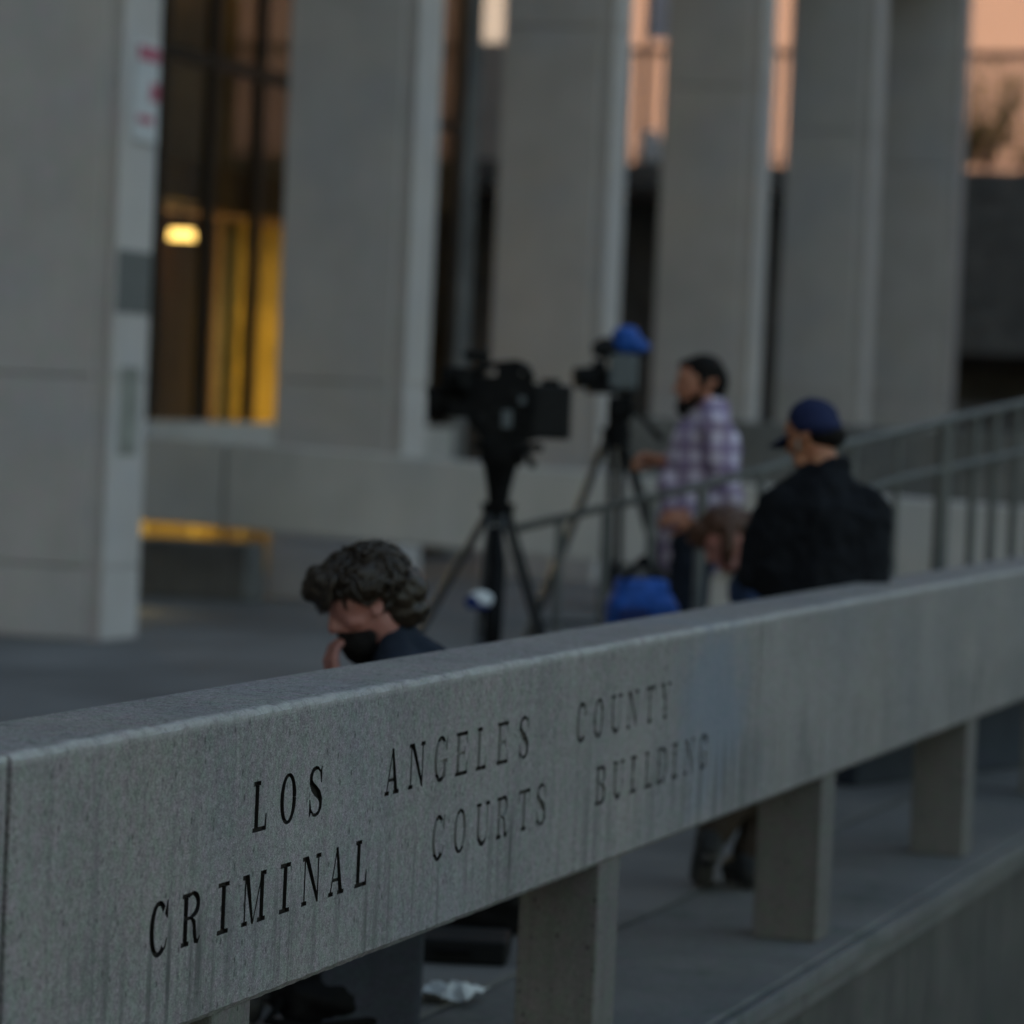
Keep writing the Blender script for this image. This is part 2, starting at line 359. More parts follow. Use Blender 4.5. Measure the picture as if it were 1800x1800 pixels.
def glyph(ch, w):
    g = []
    stem = lambda x, y0=0, y1=1, t=TK: g.append(rc(x-t/2, y0, x+t/2, y1))
    ser = lambda x, y, hw: g.append(rc(x-hw, y, x+hw, y+SH))
    sw = TK/2+SE
    if ch == 'I':
        stem(w/2); ser(w/2, 0, w/2); ser(w/2, 1-SH, w/2)
    elif ch in 'LE':
        x = sw; stem(x); ser(x, 1-SH, sw); g.append(rc(0, 0, w, SH)); g.append([(w-.10, SH), (w-.09, SH-.02), (w, 0), (w, .33), (w-.05, .33)])
        if ch == 'E':
            g.append(rc(x, 1-SH, w-.03, 1)); g.append([(w-.12, 1-SH), (w-.03, 1-SH), (w-.03, .70), (w-.07, .70)][::-1])
            g.append(rc(x, .48, w-.22, .48+SN)); g.append(rc(w-.24, .37, w-.18, .65))
    elif ch == 'T':
        stem(w/2); ser(w/2, 0, sw); g.append(rc(0, 1-SH, w, 1))
        g.append([(0, 1-SH), (0, .66), (.05, .66), (.11, 1-SH)]); g.append([(w, 1-SH), (w-.11, 1-SH), (w-.05, .66), (w, .66)])
    elif ch == 'A':
        g.append([(.10, SH), (.10+SN*1.1, SH), (w/2+.02, .97), (w/2-.03, 1)]); g.append([(w-.12-TK, SH), (w-.10, SH), (w/2+.06, 1), (w/2-.07, 1)])
        g.append(rc(.23, .29, w-.25, .29+SN)); ser(.145, 0, .145); ser(w-.19, 0, .19)
    elif ch == 'N':
        stem(.15, 0, 1, SN*1.1); stem(w-.15, 0, 1, SN*1.1); g.append([(.11, 1), (w-.12-TK*.35, 0), (w-.12, 0), (w-.12, .12), (.13+TK, 1)])
        ser(.15, 0, .15); g.append(rc(0, 1-SH, .2, 1)); ser(w-.15, 1-SH, .15)
    elif ch == 'M':
        stem(.15, 0, 1, SN*1.1); stem(w-.21, 0, 1, TK); g.append([(.12, 1), (w/2-.10, 0), (w/2+.01, 0), (.14+TK, 1)])
        g.append([(w/2-.06, 0), (w/2, 0), (w-.2, .95), (w-.27, .95)]); ser(.15, 0, .15); ser(w-.21, 0, .21); g.append(rc(0, 1-SH, .2, 1)); g.append(rc(w-.3, 1-SH, w, 1))
    elif ch == 'U':
        x = sw; xr = w-.16; stem(x, .33, 1); stem(xr, .33, 1, SN*1.15); ser(x, 1-SH, sw); ser(xr, 1-SH, .16)
        pts, wd = [], []
        for i in range(15):
            a = R(180+180*i/14); pts.append(((x+xr)/2+(xr-x)/2*math.cos(a), .35+.32*math.sin(a))); q = i/14; wd.append(TK*(1-q)**1.2+SN*1.15*(1-(1-q)**1.2)-.02*math.sin(q*math.pi))
        g += stroke(pts, wd)
    elif ch == 'Y':
        g.append([(.10, 1-SH), (w/2-TK/2, .45), (w/2+TK/2, .45), (.14+TK*1.1, 1-SH)]); g.append([(w-.2, 1-SH), (w/2, .42), (w/2+.06, .42), (w-.12, 1-SH)])
        stem(w/2, 0, .47); ser(w/2, 0, sw); g.append(rc(0, 1-SH, .42, 1)); g.append(rc(w-.33, 1-SH, w, 1))
    elif ch in 'RBD':
        x = sw; stem(x); ser(x, 0, sw); ser(x, 1-SH, sw)
        if ch == 'D':
            g.append(rc(x, 0, w*.48, SN)); g.append(rc(x, 1-SN, w*.48, 1)); g += arc(w*.46, .5, w*.54-TK/2, .5-SN/2, -90, 90, TK, SN)
        else:
            c = .52; g.append(rc(x, 1-SN, w*.5, 1)); g.append(rc(x, c-SN/2, w*.52, c+SN/2))
            g += arc(w*.48, (1+c)/2, w*.46-TK*.45, (1-c)/2-SN/2+.01, -90, 90, TK*.9, SN)
            if ch == 'B':
                g.append(rc(x, 0, w*.5, SN)); g += arc(w*.5, c/2, w*.5-TK/2, c/2-SN/2+.01, -90, 90, TK, SN)
            else:
                g += stroke([(w*.5, c), (w*.66, .40), (w*.70, .2), (w*.76, .06), (w*.88, .03), (w*.98, .13)], [.08, .16, .18, .15, .08, .04])
    elif ch == 'O':
        g += arc(w/2, .5, w/2-TK/2, .5-SN/2+.01, 0, 360, TK, SN, 32)[:]
    elif ch in 'CG':
        g += arc(w/2, .5, w/2-TK/2, .5-SN/2+.01, 44, 312 if ch == 'C' else 322, TK, SN*1.3, 26)
        g.append([(w-.16, .76), (w-.05, .66), (w, .66), (w, 1), (w-.05, 1), (w-.09, .90)]); 
        if ch == 'C': g += stroke([(w*.72, .05), (w*.88, .14), (w-.02, .30)], [.07, .07, .05])
        else:
            stem(w-.16, .06, .42, TK*.85); g.append(rc(w-.40, .42-SH*.3, w+.02, .42+SH*.7))
    elif ch == 'S':
        sp = [(.90, .78), (.80, .90), (.62, .975), (.45, .985), (.26, .95), (.13, .84), (.13, .72), (.25, .61), (.5, .51), (.76, .41), (.88, .29), (.87, .16), (.74, .05), (.54, .015), (.36, .03), (.20, .12), (.10, .26)]
        wd = [.05, .06, .07, .08, .12, .17, .19, .21, .23, .21, .19, .16, .10, .075, .07, .06, .05]
        g += stroke([(a*w, b) for a, b in sp], wd)
        g.append([(w*.86, .66), (w*.93, .66), (w*.93, 1.0), (w*.87, 1.0), (w*.78, .86)]); g.append([(w*.05, 0), (w*.11, 0), (w*.22, .12), (w*.12, .36), (w*.05, .36)])
    return g
W = dict(L=.72, O=.88, S=.78, A=.92, N=1.06, G=.90, E=.86, C=.84, U=1.02, T=.92, Y=1.04, R=.92, M=1.24, B=.94, D=1.06, I=.56)
ROW1 = [('L', 5.903, 1), ('O', 6.040, 1), ('S', 6.180, 1), ('A', 6.601, 1), ('N', 6.746, .95), ('G', 6.894, .38), ('E', 7.028, .52), ('L', 7.160, .3), ('E', 7.305, .36), ('S', 7.457, .7),
        ('C', 7.896, .56), ('O', 8.037, .56), ('U', 8.186, .52), ('N', 8.330, .62), ('T', 8.487, .56), ('Y', 8.631, .56)]
ROW2 = [('C', 5.468, 1), ('R', 5.607, 1), ('I', 5.749, 1), ('M', 5.892, 1), ('I', 6.042, 1), ('N', 6.176, 1), ('A', 6.309, 1), ('L', 6.443, 1), ('C', 6.899, .33), ('O', 7.038, .36), ('U', 7.189, .3),
        ('R', 7.326, .42), ('T', 7.479, .36), ('S', 7.607, .62), ('B', 8.079, .62), ('U', 8.229, .52), ('I', 8.359, .62), ('L', 8.497, .56), ('D', 8.626, .56), ('I', 8.745, .6), ('N', 8.889, .62), ('G', 9.029, .55)]

parapet = tag(empty('lettered_parapet', (0, 0, 0)), 'long grey concrete parapet rail on short posts, cut with LOS ANGELES COUNTY CRIMINAL COURTS BUILDING', 'parapet')

def beam_profile(rng_, r=.016):
    """outline (y, z) from the foot of the front face up, over the top and down the back"""
    pr = [(PY0, PZ0+.012), (PY0, PZ1-r)]
    for k in range(1, 5):
        a = math.pi-k*math.pi/8; pr.append((PY0+r+r*math.cos(a), PZ1-r+r*math.sin(a)))
    pr += [(PY1-.014, PZ1), (PY1-.004, PZ1-.004), (PY1, PZ1-.014), (PY1, PZ0+.012), (PY1-.010, PZ0), (PY0+.010, PZ0)]
    return pr
def make_beam(x0, x1, letters=False):
    bm = bmesh.new(); n = int((x1-x0)/.02); rings = []
    rr = random.Random(int(x0*100)); chip = [0.0]*(n+1)
    for _ in range(int((x1-x0)*9)):                      # small chips knocked out of the upper arris
        c = rr.randrange(n+1); a = rr.uniform(.001, .0045)
        for k in range(-1, 2):
            if 0 <= c+k <= n: chip[c+k] = max(chip[c+k], a*(1 if k == 0 else .4))
    for i in range(n+1):
        x = x0+(x1-x0)*i/n
        pr = beam_profile(rr, .013); ring = []
        ins = .004 if i in (0, n) else 0                # tiny arris at the joints
        for j, (y, z) in enumerate(pr):
            dz = 0
            if 2 <= j <= 5: dz = -chip[i]-rr.uniform(0, .0016); y = y+chip[i]*.8
            if j in (0, 11): dz = rr.uniform(-.0015, .0015)
            y2 = min(max(y, PY0+ins), PY1-ins); z2 = min(max(z+dz, PZ0+ins), PZ1-ins)
            ring.append(bm.verts.new((x, y2, z2)))
        rings.append(ring)
    m_ = len(rings[0])
    for i in range(n):
        for j in range(m_):
            if letters and j == 0 : continue             # the front face is built with the letters
            bm.faces.new((rings[i][j], rings[i][(j+1) % m_], rings[i+1][(j+1) % m_], rings[i+1][j]))
    bm.faces.new(rings[0]); bm.faces.new(rings[-1][::-1])
    if letters:
        low = [rings[i][0] for i in range(n+1)]; top = [rings[i][1] for i in range(n+1)]
        vs2 = [(v.co.x, v.co.z) for v in low]+[(v.co.x, v.co.z) for v in reversed(top)]
        faces = [list(range(len(vs2)))]; info = [None]
        for row, z0, dzx in ((ROW1, .8015, .0027), (ROW2, .6385, .0034)):
            for ch, xc, paint in row:
                ww = W[ch]*HH
                for poly in glyph(ch, W[ch]):
                    P = [(xc-ww/2+px*HH, z0+dzx*(xc-5.5)+py*HH) for px, py in poly]
                    A = sum(P[q][0]*P[(q+1) % len(P)][1]-P[(q+1) % len(P)][0]*P[q][1] for q in range(len(P)))
                    if abs(A) < 1e-9: continue
                    if A < 0: P = P[::-1]
                    b = len(vs2); vs2 += P; faces.append(list(range(b, b+len(P)))); info.append(paint)
        rv, re, rf, ov, oe, of = delaunay_2d_cdt([Vector(p) for p in vs2], [], faces, 1, 1e-6)
        own = {}
        bl = bmesh.new(); lay = bl.faces.layers.float.new('paint')
        def wear(p, z):
            z0 = .8015 if z > .76 else .6385; t = (z-z0-.008)/HH          # higher paint value in the serifs
            return p if p > .93 else (p+.4 if (t > .86 or t < .12) else p*(.74 if p > .5 else .5))
        def is_let(k): return [info[q] for q in of[k] if q > 0]
        fv = {}
        for k, v in enumerate(rv): fv[k] = None
        # bound the shared boundary vertices of the shell
        base_v = low+list(reversed(top))
        for k, o_ in enumerate(ov):
            for q in o_:
                if q < len(base_v): fv[k] = base_v[q]
        bv, fl = {}, {}
        edges = {}
        for k, f in enumerate(rf):
            if not of[k]: continue
            L = is_let(k)
            if L:
                pa = wear(max(L), sum(rv[q][1] for q in f)/len(f))
                for q in f:
                    if q not in fl: fl[q] = bl.verts.new((rv[q][0], PY0+.0075, rv[q][1]))
                try: nf = bl.faces.new([fl[q] for q in f]); nf[lay] = pa
                except ValueError: pass
            else:
                for q in f:
                    if fv[q] is None: fv[q] = bm.verts.new((rv[q][0], PY0, rv[q][1]))
                try: bm.faces.new([fv[q] for q in f])
                except ValueError: pass
            for a, b in zip(f, f[1:]+f[:1]): edges.setdefault(frozenset((a, b)), []).append((bool(L), max(L) if L else 0))
        tv = {}
        for e, uses in edges.items():
            if len(uses) == 2 and uses[0][0] != uses[1][0]:
                a, b = tuple(e); pa = wear(max(uses[0][1], uses[1][1]), (rv[a][1]+rv[b][1])/2)
                for q in (a, b):
                    if q not in tv: tv[q] = bl.verts.new((rv[q][0], PY0, rv[q][1]))
                    if q not in fl: fl[q] = bl.verts.new((rv[q][0], PY0+.0075, rv[q][1]))
                try: nf = bl.faces.new((tv[a], tv[b], fl[b], fl[a])); nf[lay] = pa
                except ValueError: pass
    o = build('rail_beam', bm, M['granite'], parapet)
    if letters: build('inscription', bl, M['paint'], o)
    return o
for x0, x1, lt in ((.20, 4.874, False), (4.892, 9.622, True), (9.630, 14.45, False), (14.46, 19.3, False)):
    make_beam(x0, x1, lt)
for i in range(-1, 6):
    xr = 5.98+(i-1)*2.39+.0; xr = 8.325+(i-2)*2.395
    bm = bmesh.new(); box(bm, xr-.18, xr, PY0+.012, PY1-.03, -.0035, PZ0+.004, .006); build('post', bm, M['post'], parapet)

wall = tag(empty('retaining_wall', (0, 0, -.6)), 'low streaked concrete wall with a stone coping that carries the lettered parapet', 'wall')
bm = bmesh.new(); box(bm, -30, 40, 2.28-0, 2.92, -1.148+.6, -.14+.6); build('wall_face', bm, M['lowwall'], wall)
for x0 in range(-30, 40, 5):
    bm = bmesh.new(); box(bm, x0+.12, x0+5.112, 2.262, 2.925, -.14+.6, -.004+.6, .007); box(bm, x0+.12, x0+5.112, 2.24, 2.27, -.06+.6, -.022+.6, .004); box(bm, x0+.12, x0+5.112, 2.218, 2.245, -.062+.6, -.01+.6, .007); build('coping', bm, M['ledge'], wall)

# ------------------------------------------------------------------ courthouse: tower on stone piers, glazed lobby behind them
court = tag(empty('courthouse', (20, 9.05, 0)), 'courthouse with a row of tall grey stone piers and a dim bronze glazed lobby behind', 'courthouse')
def cpart(name, bm, mat, parent=None):
    T = Matrix.Translation((-20, -9.05, 0)); bmesh.ops.transform(bm, matrix=T, verts=bm.verts)
    return build(name, bm, mat, parent or court)
PR = [20.79, 26.2, 31.45, 36.95, 42.5, 47.92]
for xr in PR:
    z = 0; bm = bmesh.new()
    cuts = [-.002, .45, 1.62+.055*max(0, (xr-20)/5.4), 4.98, 7.64]
    for a, b in zip(cuts, cuts[1:]):
        box(bm, xr-.55, xr, 9.175, 10.10, a+.004, b-.004, .012); box(bm, xr-.55, xr, 9.05, 9.085, a+.003, b-.003, .01)
    box(bm, xr-.515, xr-.035, 9.07, 10.08, 0, 7.64)
    cpart('pillar', bm, M['pillar'])
bm = bmesh.new(); box(bm, 19.6, 48.3, 9.04, 23.98, 7.7, 62); cpart('tower_block', bm, M['rail_concrete'])
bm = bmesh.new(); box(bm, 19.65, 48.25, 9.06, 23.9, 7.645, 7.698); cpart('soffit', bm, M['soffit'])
bm = bmesh.new(); box(bm, -60, 59, 24, 38, 0, 62); cpart('sun_blocking_wing', bm, M['darkwall'])  # unseen wing added to keep the low sun off plaza and terrace wall
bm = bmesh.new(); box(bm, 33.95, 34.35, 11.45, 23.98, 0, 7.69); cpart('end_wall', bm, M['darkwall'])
bm = bmesh.new(); box(bm, 18.5, 33.9, 15, 15.3, 0, 7.69); cpart('lobby_back_wall', bm, M['interior'])
bm = bmesh.new(); box(bm, 18.3, 18.48, 11.45, 23.98, 0, 7.69); cpart('end_wall', bm, M['rail_concrete'])
bm = bmesh.new(); box(bm, 31.3, 31.5, 11.66, 14.98, 0, 3.11); cpart('lobby_light_blocker', bm, M['wood'])  # partition added to stop lobby light reaching the far piers
bm = bmesh.new(); box(bm, 18.5, 33.9, 11.62, 15, 3.12, 3.46); cpart('lobby_ceiling', bm, M['wood'])
bm = bmesh.new(); box(bm, 18.5, 33.9, 11.42, 11.62, .78, 1.315); cpart('sill_wall', bm, M['rail_concrete'])
mull = [20.3+1.06*i for i in range(13)]
mull = [19.1+1.05*i for i in range(15)]
for k, x in enumerate(mull):
    bm = bmesh.new(); box(bm, x-.07, x+.07, 11.46, 11.535, 1.32, 7.68); mu = cpart('mullion', bm, M['glassframe'])
for z in (4.28, 6.9):
    bm = bmesh.new()
    for a, b in zip(mull, mull[1:]): box(bm, a+.072, b-.072, 11.47, 11.53, z-.06, z+.06)
    cpart('transom', bm, M['glassframe'])
for a, b in zip(mull, mull[1:]):
    bm = bmesh.new()
    for z0, z1 in ((1.322, 4.215), (4.345, 6.835), (.002, .775)): box(bm, a+.074, b-.074, 11.50, 11.506, z0+.003, z1-.003)
    cpart('window_pane', bm, M['glass'])
# inside the lobby
def pleat(name, x0, x1, y, z0, z1, mat, amp=.035, per=.16):
    bm = bmesh.new(); n = int((x1-x0)/.02); a = []
    for i in range(n+1):
        x = x0+(x1-x0)*i/n; yy = y+amp*math.sin(2*math.pi*x/per)+amp*.4*math.sin(2*math.pi*x/per*2.7+1)
        a.append((bm.verts.new((x, yy, z0)), bm.verts.new((x, yy, z1))))
    for p, q in zip(a, a[1:]): bm.faces.new((p[0], q[0], q[1], p[1]))
    o = build(name, bm, mat, None, True); sm = o.modifiers.new('t', 'SOLIDIFY'); sm.thickness = .004; return o
cg = 'gold curtains in the lobby window'
tag(pleat('curtain', 29.13, 29.64, 12.0, .02, 3.08, M['curtain']), 'wide glowing gold curtain behind the lobby glass, left of a thin dark mullion', 'curtain', cg)
tag(pleat('curtain', 29.78, 30.75, 12.0, .02, 3.08, M['curtain']), 'narrow glowing gold curtain behind the lobby glass, against the second stone pier', 'curtain', cg)
tag(pleat('curtain', 27.3, 29.1, 12.0, .02, .74, M['curtain']), 'low gold curtain glowing under the far parapet rail, below the wood screen', 'curtain', cg)
bm = bmesh.new()
for i in range(5): box(bm, 27.72+i*.35, 27.72+i*.35+.345, 12.2, 12.25, .80, 3.08, .004)
tag(build('wood_screen', bm, M['wood']), 'dim brown wood screen inside the lobby under the round lamp', 'screen')
for x0, x1, lab in ((28.02, 28.88, 'beige blind in the upper lobby window, next to the first pier'), (29.12, 30.1, 'beige blind in the upper lobby window, right of the centre mullion')):
    tag(pleat('blind', x0, x1, 12.1, 4.36, 6.7, M['blind'], .012, .09), lab, 'blind', 'upper lobby blinds')
bm = bmesh.new(); tube(bm, (28.05, 11.95, 2.84), (28.05, 11.95, 2.92), .115, .10, 24); 
lampo = build('ceiling_lamp', bm, M['lamp']); tag(lampo, 'small round glowing yellow ceiling lamp inside the lobby window', 'lamp')
bm = bmesh.new(); tube(bm, (0, 0, 2.93), (0, 0, 3.115), .02); tube(bm, (0, 0, 2.922), (0, 0, 2.955), .10, .06, 20)
bmesh.ops.transform(bm, matrix=Matrix.Translation((28.05, 11.95, 0)), verts=bm.verts); build('lamp_stem', bm, M['glassframe'], lampo)
def lamp(name, loc, power, col, size=.3, parent=None):
    l = bpy.data.lights.new(name, 'POINT'); l.energy = power; l.color = col; l.shadow_soft_size = size
    o = bpy.data.objects.new(name, l); COL.objects.link(o); o.location = loc; return o
lamp('lobby_light', (29.8, 14.5, 2.0), 190, (1, .84, .46), .35)
lamp('lobby_light', (28.2, 13.2, .5), 6, (1, .84, .5), .25)
lamp('lobby_lamp_light', (28.05, 11.85, 2.65), .5, (1, .62, .22), .1)
lamp('upper_lobby_light', (29.0, 13.6, 6.4), 36, (1, .74, .46), .4)
lamp('far_lobby_light', (32.4, 14.2, 1.8), 4, (1, .55, .2), .3)

# things fixed on the first pier (front face at y = 9.05)
def plate(name, x0, x1, z0, z1, th, mat, label, cat):
    bm = bmesh.new(); box(bm, x0, x1, 9.05-th, 9.05-.0005, z0, z1, min(.003, th/3)); return tag(build(name, bm, mat), label, cat)
sg = plate('notice_sign', 20.37, 20.74, 3.10, 3.72, .022, M['signplate'], 'white notice sign with red bars high on the first stone pier', 'sign')
bm = bmesh.new()
box(bm, 20.40, 20.72, 9.024, 9.028, 3.60, 3.69); box(bm, 20.60, 20.73, 9.024, 9.028, 3.36, 3.47); box(bm, 20.42, 20.66, 9.024, 9.028, 3.215, 3.26)
build('printed_bars', bm, M['red'], sg)
plate('paint_patch', 20.25, 20.78, 2.03, 2.42, .003, M['greypaint'], 'dull grey painted-over patch on the front of the first pier', 'patch')
po = plate('poster', 20.37, 20.65, 1.15, 1.70, .006, M['posterpaper'], 'weathered grey paper poster at head height on the first pier', 'poster')

# ------------------------------------------------------------------ second parapet across the plaza
far = tag(empty('far_parapet', (23.5, 7, 0)), 'plain grey concrete parapet rail crossing the plaza behind the first pier', 'parapet')
def fpart(name, bm, mat):
    for v in bm.verts: v.co.z += .031*(v.co.y-7)*(1 if v.co.z > .4 else 0)
    bmesh.ops.transform(bm, matrix=Matrix.Translation((-23.5, -7, 0)), verts=bm.verts); return build(name, bm, mat, far)
jt = [2.9, 6.2, 9.62, 13.2]
for a, b in zip(jt, jt[1:]):
    bm = bmesh.new(); box(bm, 23.5, 23.78, a+.012, b-.012, .53, 1.135, .015); fpart('rail_beam', bm, M['rail_concrete'])
for y in (3.4, 6.0, 11.2):
    bm = bmesh.new(); box(bm, 23.56, 23.76, y-.06, y+.06, 0, .53); fpart('post', bm, M['rail_concrete'])
bm = bmesh.new(); box(bm, 25.0, 25.4, 10.02, 11.5, 0, .44, .02)
tag(build('planter_block', bm, M['darkwall']), 'low dark grey concrete block under the far parapet, below the gold light', 'block')
bm = bmesh.new(); box(bm, 27.0, 27.4, 2.95, 7.85, 0, 1.52, .02)
tag(build('stair_wall', bm, M['darkwall']), 'dark brownish concrete stair wall behind the railing, under the last piers', 'wall')

# ------------------------------------------------------------------ end of the plaza: terrace wall, fence, buildings
tw = tag(empty('terrace_wall', (60, 0, 0)), 'dark grey board-marked terrace wall at the far end of the plaza', 'wall')
bm = bmesh.new()
def tbox(*a): box(bm, a[0]-60, a[1]-60, *a[2:])
z = 2.75
while z < 5.8:
    tbox(60.0, 60.4, -40, 12.4, z+.012, min(z+.44, 5.84)); z += .44
tbox(60.05, 60.4, -40, 12.4, 2.75, 5.8); tbox(60.0, 60.4, 12.41, 40, 5.45, 5.84)
tbox(62.5, 62.9, -40, 40, 0, 5.35); tbox(60.0, 60.4, -40, 12.4, 0, 1.9)
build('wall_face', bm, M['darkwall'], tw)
bm = bmesh.new(); box(bm, .02, .3, 18.7, 30, 5.845, 7.9); build('parapet_panel', bm, M['rail_concrete'], tw)
fe = tag(empty('picket_fence', (60.2, 0, 5.84)), 'thin pinkish metal picket fence along the top of the terrace wall', 'fence')
bm = bmesh.new(); box(bm, -.03, .03, -20, 18.6, 1.90, 2.02); box(bm, -.02, .02, -20, 18.6, .12, .17); build('rail', bm, M['fencepaint'], fe)
bm = bmesh.new(); y = -19.9
while y < 18.6: tube(bm, (0, y, 0), (0, y, 1.895), .024, seg=6); y += .15
pk = build('picket', bm, M['fencepaint'], fe); pk['kind'] = 'stuff'
b1 = tag(empty('peach_building', (104, 0, 0)), 'large plain peach building lit by the low sun behind the terrace', 'building')
bm = bmesh.new(); box(bm, -6, 20, -60, 29.6, -1.1, 45); build('wall', bm, M['peach'], b1)
bm = bmesh.new(); box(bm, -6.25, 20.2, -60.2, 29.8, 45, 45.8); build('roof_slab', bm, M['peach'], b1)
b2 = tag(empty('pale_building', (104, 40, 0)), 'pale cream building beside the peach building, seen between the second and third piers', 'building')
bm = bmesh.new(); box(bm, -6, 20, -10.2, 20, -1.1, 40); build('wall', bm, M['palewall'], b2)
bm = bmesh.new(); box(bm, -6.12, -6, -8.2, -6.0, 9.9, 10.25); build('sign_band', bm, M['peach'], b2)
b3 = tag(empty('sky_blocking_building', (52, -22.2, -1.14)), 'grey concrete building added out of view on the street side to block sky light', 'building')  # unseen building added to cut the sky light on the far piers
bm = bmesh.new()
for k_ in range(4): box(bm, -8, 8, -20, 20.0, k_*3.6, k_*3.6+2.0); box(bm, -7.8, 7.8, -19.8, 19.8, k_*3.6+2.0, k_*3.6+3.6)
build('wall', bm, M['darkwall'], b3)
# lamp post with a banner seen between the third and fourth piers
pb = Vector((60.9, 17.25, 5.72))
lp = tag(empty('banner_pole', pb), 'slim grey pole with a pale banner on the terrace between the third and fourth piers', 'pole')
bm = bmesh.new(); tube(bm, (0, 0, 0), (0, 0, 4.4), .06, .05); tube(bm, (0, 0, 0), (0, 0, .25), .12, .09); build('pole', bm, M['railmetal'], lp)
bm = bmesh.new(); box(bm, -.02, .02, -.42, -.06, 2.35, 4.2, .004); build('banner', bm, M['teal'], lp)
bm = bmesh.new(); box(bm, 60.0, 60.3, 16.72, 17.06, 5.845, 6.32, .06); box(bm, 60.05, 60.25, 16.78, 17.0, 6.32, 6.42, .03)
tag(build('utility_box', bm, M['white']), 'small white utility box on the terrace wall below the pale banner', 'box')

def shrub(base, h, n, label):
    rr = random.Random(int(base[1]*100)); r_ = empty('shrub', base)
    tag(r_, label, 'shrub', 'shrubs along the terrace wall')
    bs = bmesh.new(); bl = bmesh.new()
    for k in range(7):
        a = rr.uniform(0, 6.28); tip = Vector((math.cos(a)*.3*h, math.sin(a)*.45*h, h*rr.uniform(.6, 1)))
        pts = [Vector((0, 0, 0)).lerp(tip, t)+Vector((rr.uniform(-.03, .03), rr.uniform(-.03, .03), 0)) for t in (0, .35, .7, 1)]
        pipe(bs, pts, [.025, .018, .012, .005], 6)
        for q in range(n):
            t = rr.uniform(.25, 1.03); p = Vector((0, 0, 0)).lerp(tip, t)+Vector((rr.gauss(0, .1), rr.gauss(0, .1), rr.gauss(0, .08)))
            L = rr.uniform(.07, .15); d = Vector((rr.gauss(0, 1), rr.gauss(0, 1), rr.gauss(.3, .7))).normalized(); s_ = d.orthogonal().normalized()*L*.32
            f = [bl.verts.new(p), bl.verts.new(p+d*L*.5+s_), bl.verts.new(p+d*L), bl.verts.new(p+d*L*.5-s_)]; bl.faces.new(f)
    build('stems', bs, M['stem'], r_); build('leaves', bl, M['leaf'], r_)
shrub((59.9+.3, 11.0, 5.84), 1.95, 85, 'tallest green shrub on the terrace wall, right of the last pier')
shrub((60.2, 11.45, 5.84), .9, 55, 'low green shrub on the terrace wall, touching the last pier')
shrub((60.2, 10.3, 5.84), 1.3, 75, 'medium green shrub on the terrace wall, at the right edge of the photo')

# ------------------------------------------------------------------ handrail of the stair
hr = tag(empty('stair_railing', (0, 0, 0)), 'dark grey metal stair railing rising behind the man in the cap', 'railing')
top = [(900, 931, 15.2), (1060, 893, 15.1), (1200, 862, 15.0), (1335, 828, 15.1), (1480, 783, 15.4), (1680, 735, 16.1), (1850, 696, 17.0)]
bm = bmesh.new(); pipe(bm, [at(*p) for p in top], .018, 10); build('handrail', bm, M['railmetal'], hr)
bm = bmesh.new(); pipe(bm, [at(*p) for p in [(1440, 888, 15.35), (1580, 842, 15.75), (1690, 818, 16.15), (1850, 783, 17.0)]], .016, 10); build('middle_rail', bm, M['railmetal'], hr)
def on_line(u, L):
    for a, b in zip(L, L[1:]):
        if a[0] <= u <= b[0]:
            t = (u-a[0])/(b[0]-a[0]); return at(*[a[i]+(b[i]-a[i])*t for i in range(3)])
for u, r_ in ((985, .018), (1066, .02), (1147, .022), (1235, .024), (1340, .02), (1500, .02), (1580, .016), (1662, .036), (1716, .02), (1752, .02), (1790, .02), (1825, .02)):
    p = on_line(u, top); bm = bmesh.new(); zb = .80 if u > 1480 else 0; tube(bm, (p.x, p.y, zb), (p.x, p.y, p.z-.01), r_); tube(bm, (p.x, p.y, zb), (p.x, p.y, zb+.012), r_*2.2)
    build('baluster', bm, M['railmetal'], hr)

a_ = at(1486, 800, 15.4); b_ = at(1850, 800, 17.0); c_ = at(2050, 800, 18.6); bm = bmesh.new()
for p_, q_ in ((a_, b_), (b_, c_)):
    d_ = (q_-p_); L_ = math.hypot(d_.x, d_.y); Mx = Matrix.Translation((p_.x, p_.y, 0)) @ Matrix.Rotation(math.atan2(d_.y, d_.x), 4, 'Z')
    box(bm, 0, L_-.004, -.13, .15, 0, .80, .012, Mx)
tag(build('stair_plinth', bm, M['plinth']), 'dark bluish stone plinth under the right end of the stair railing', 'plinth')

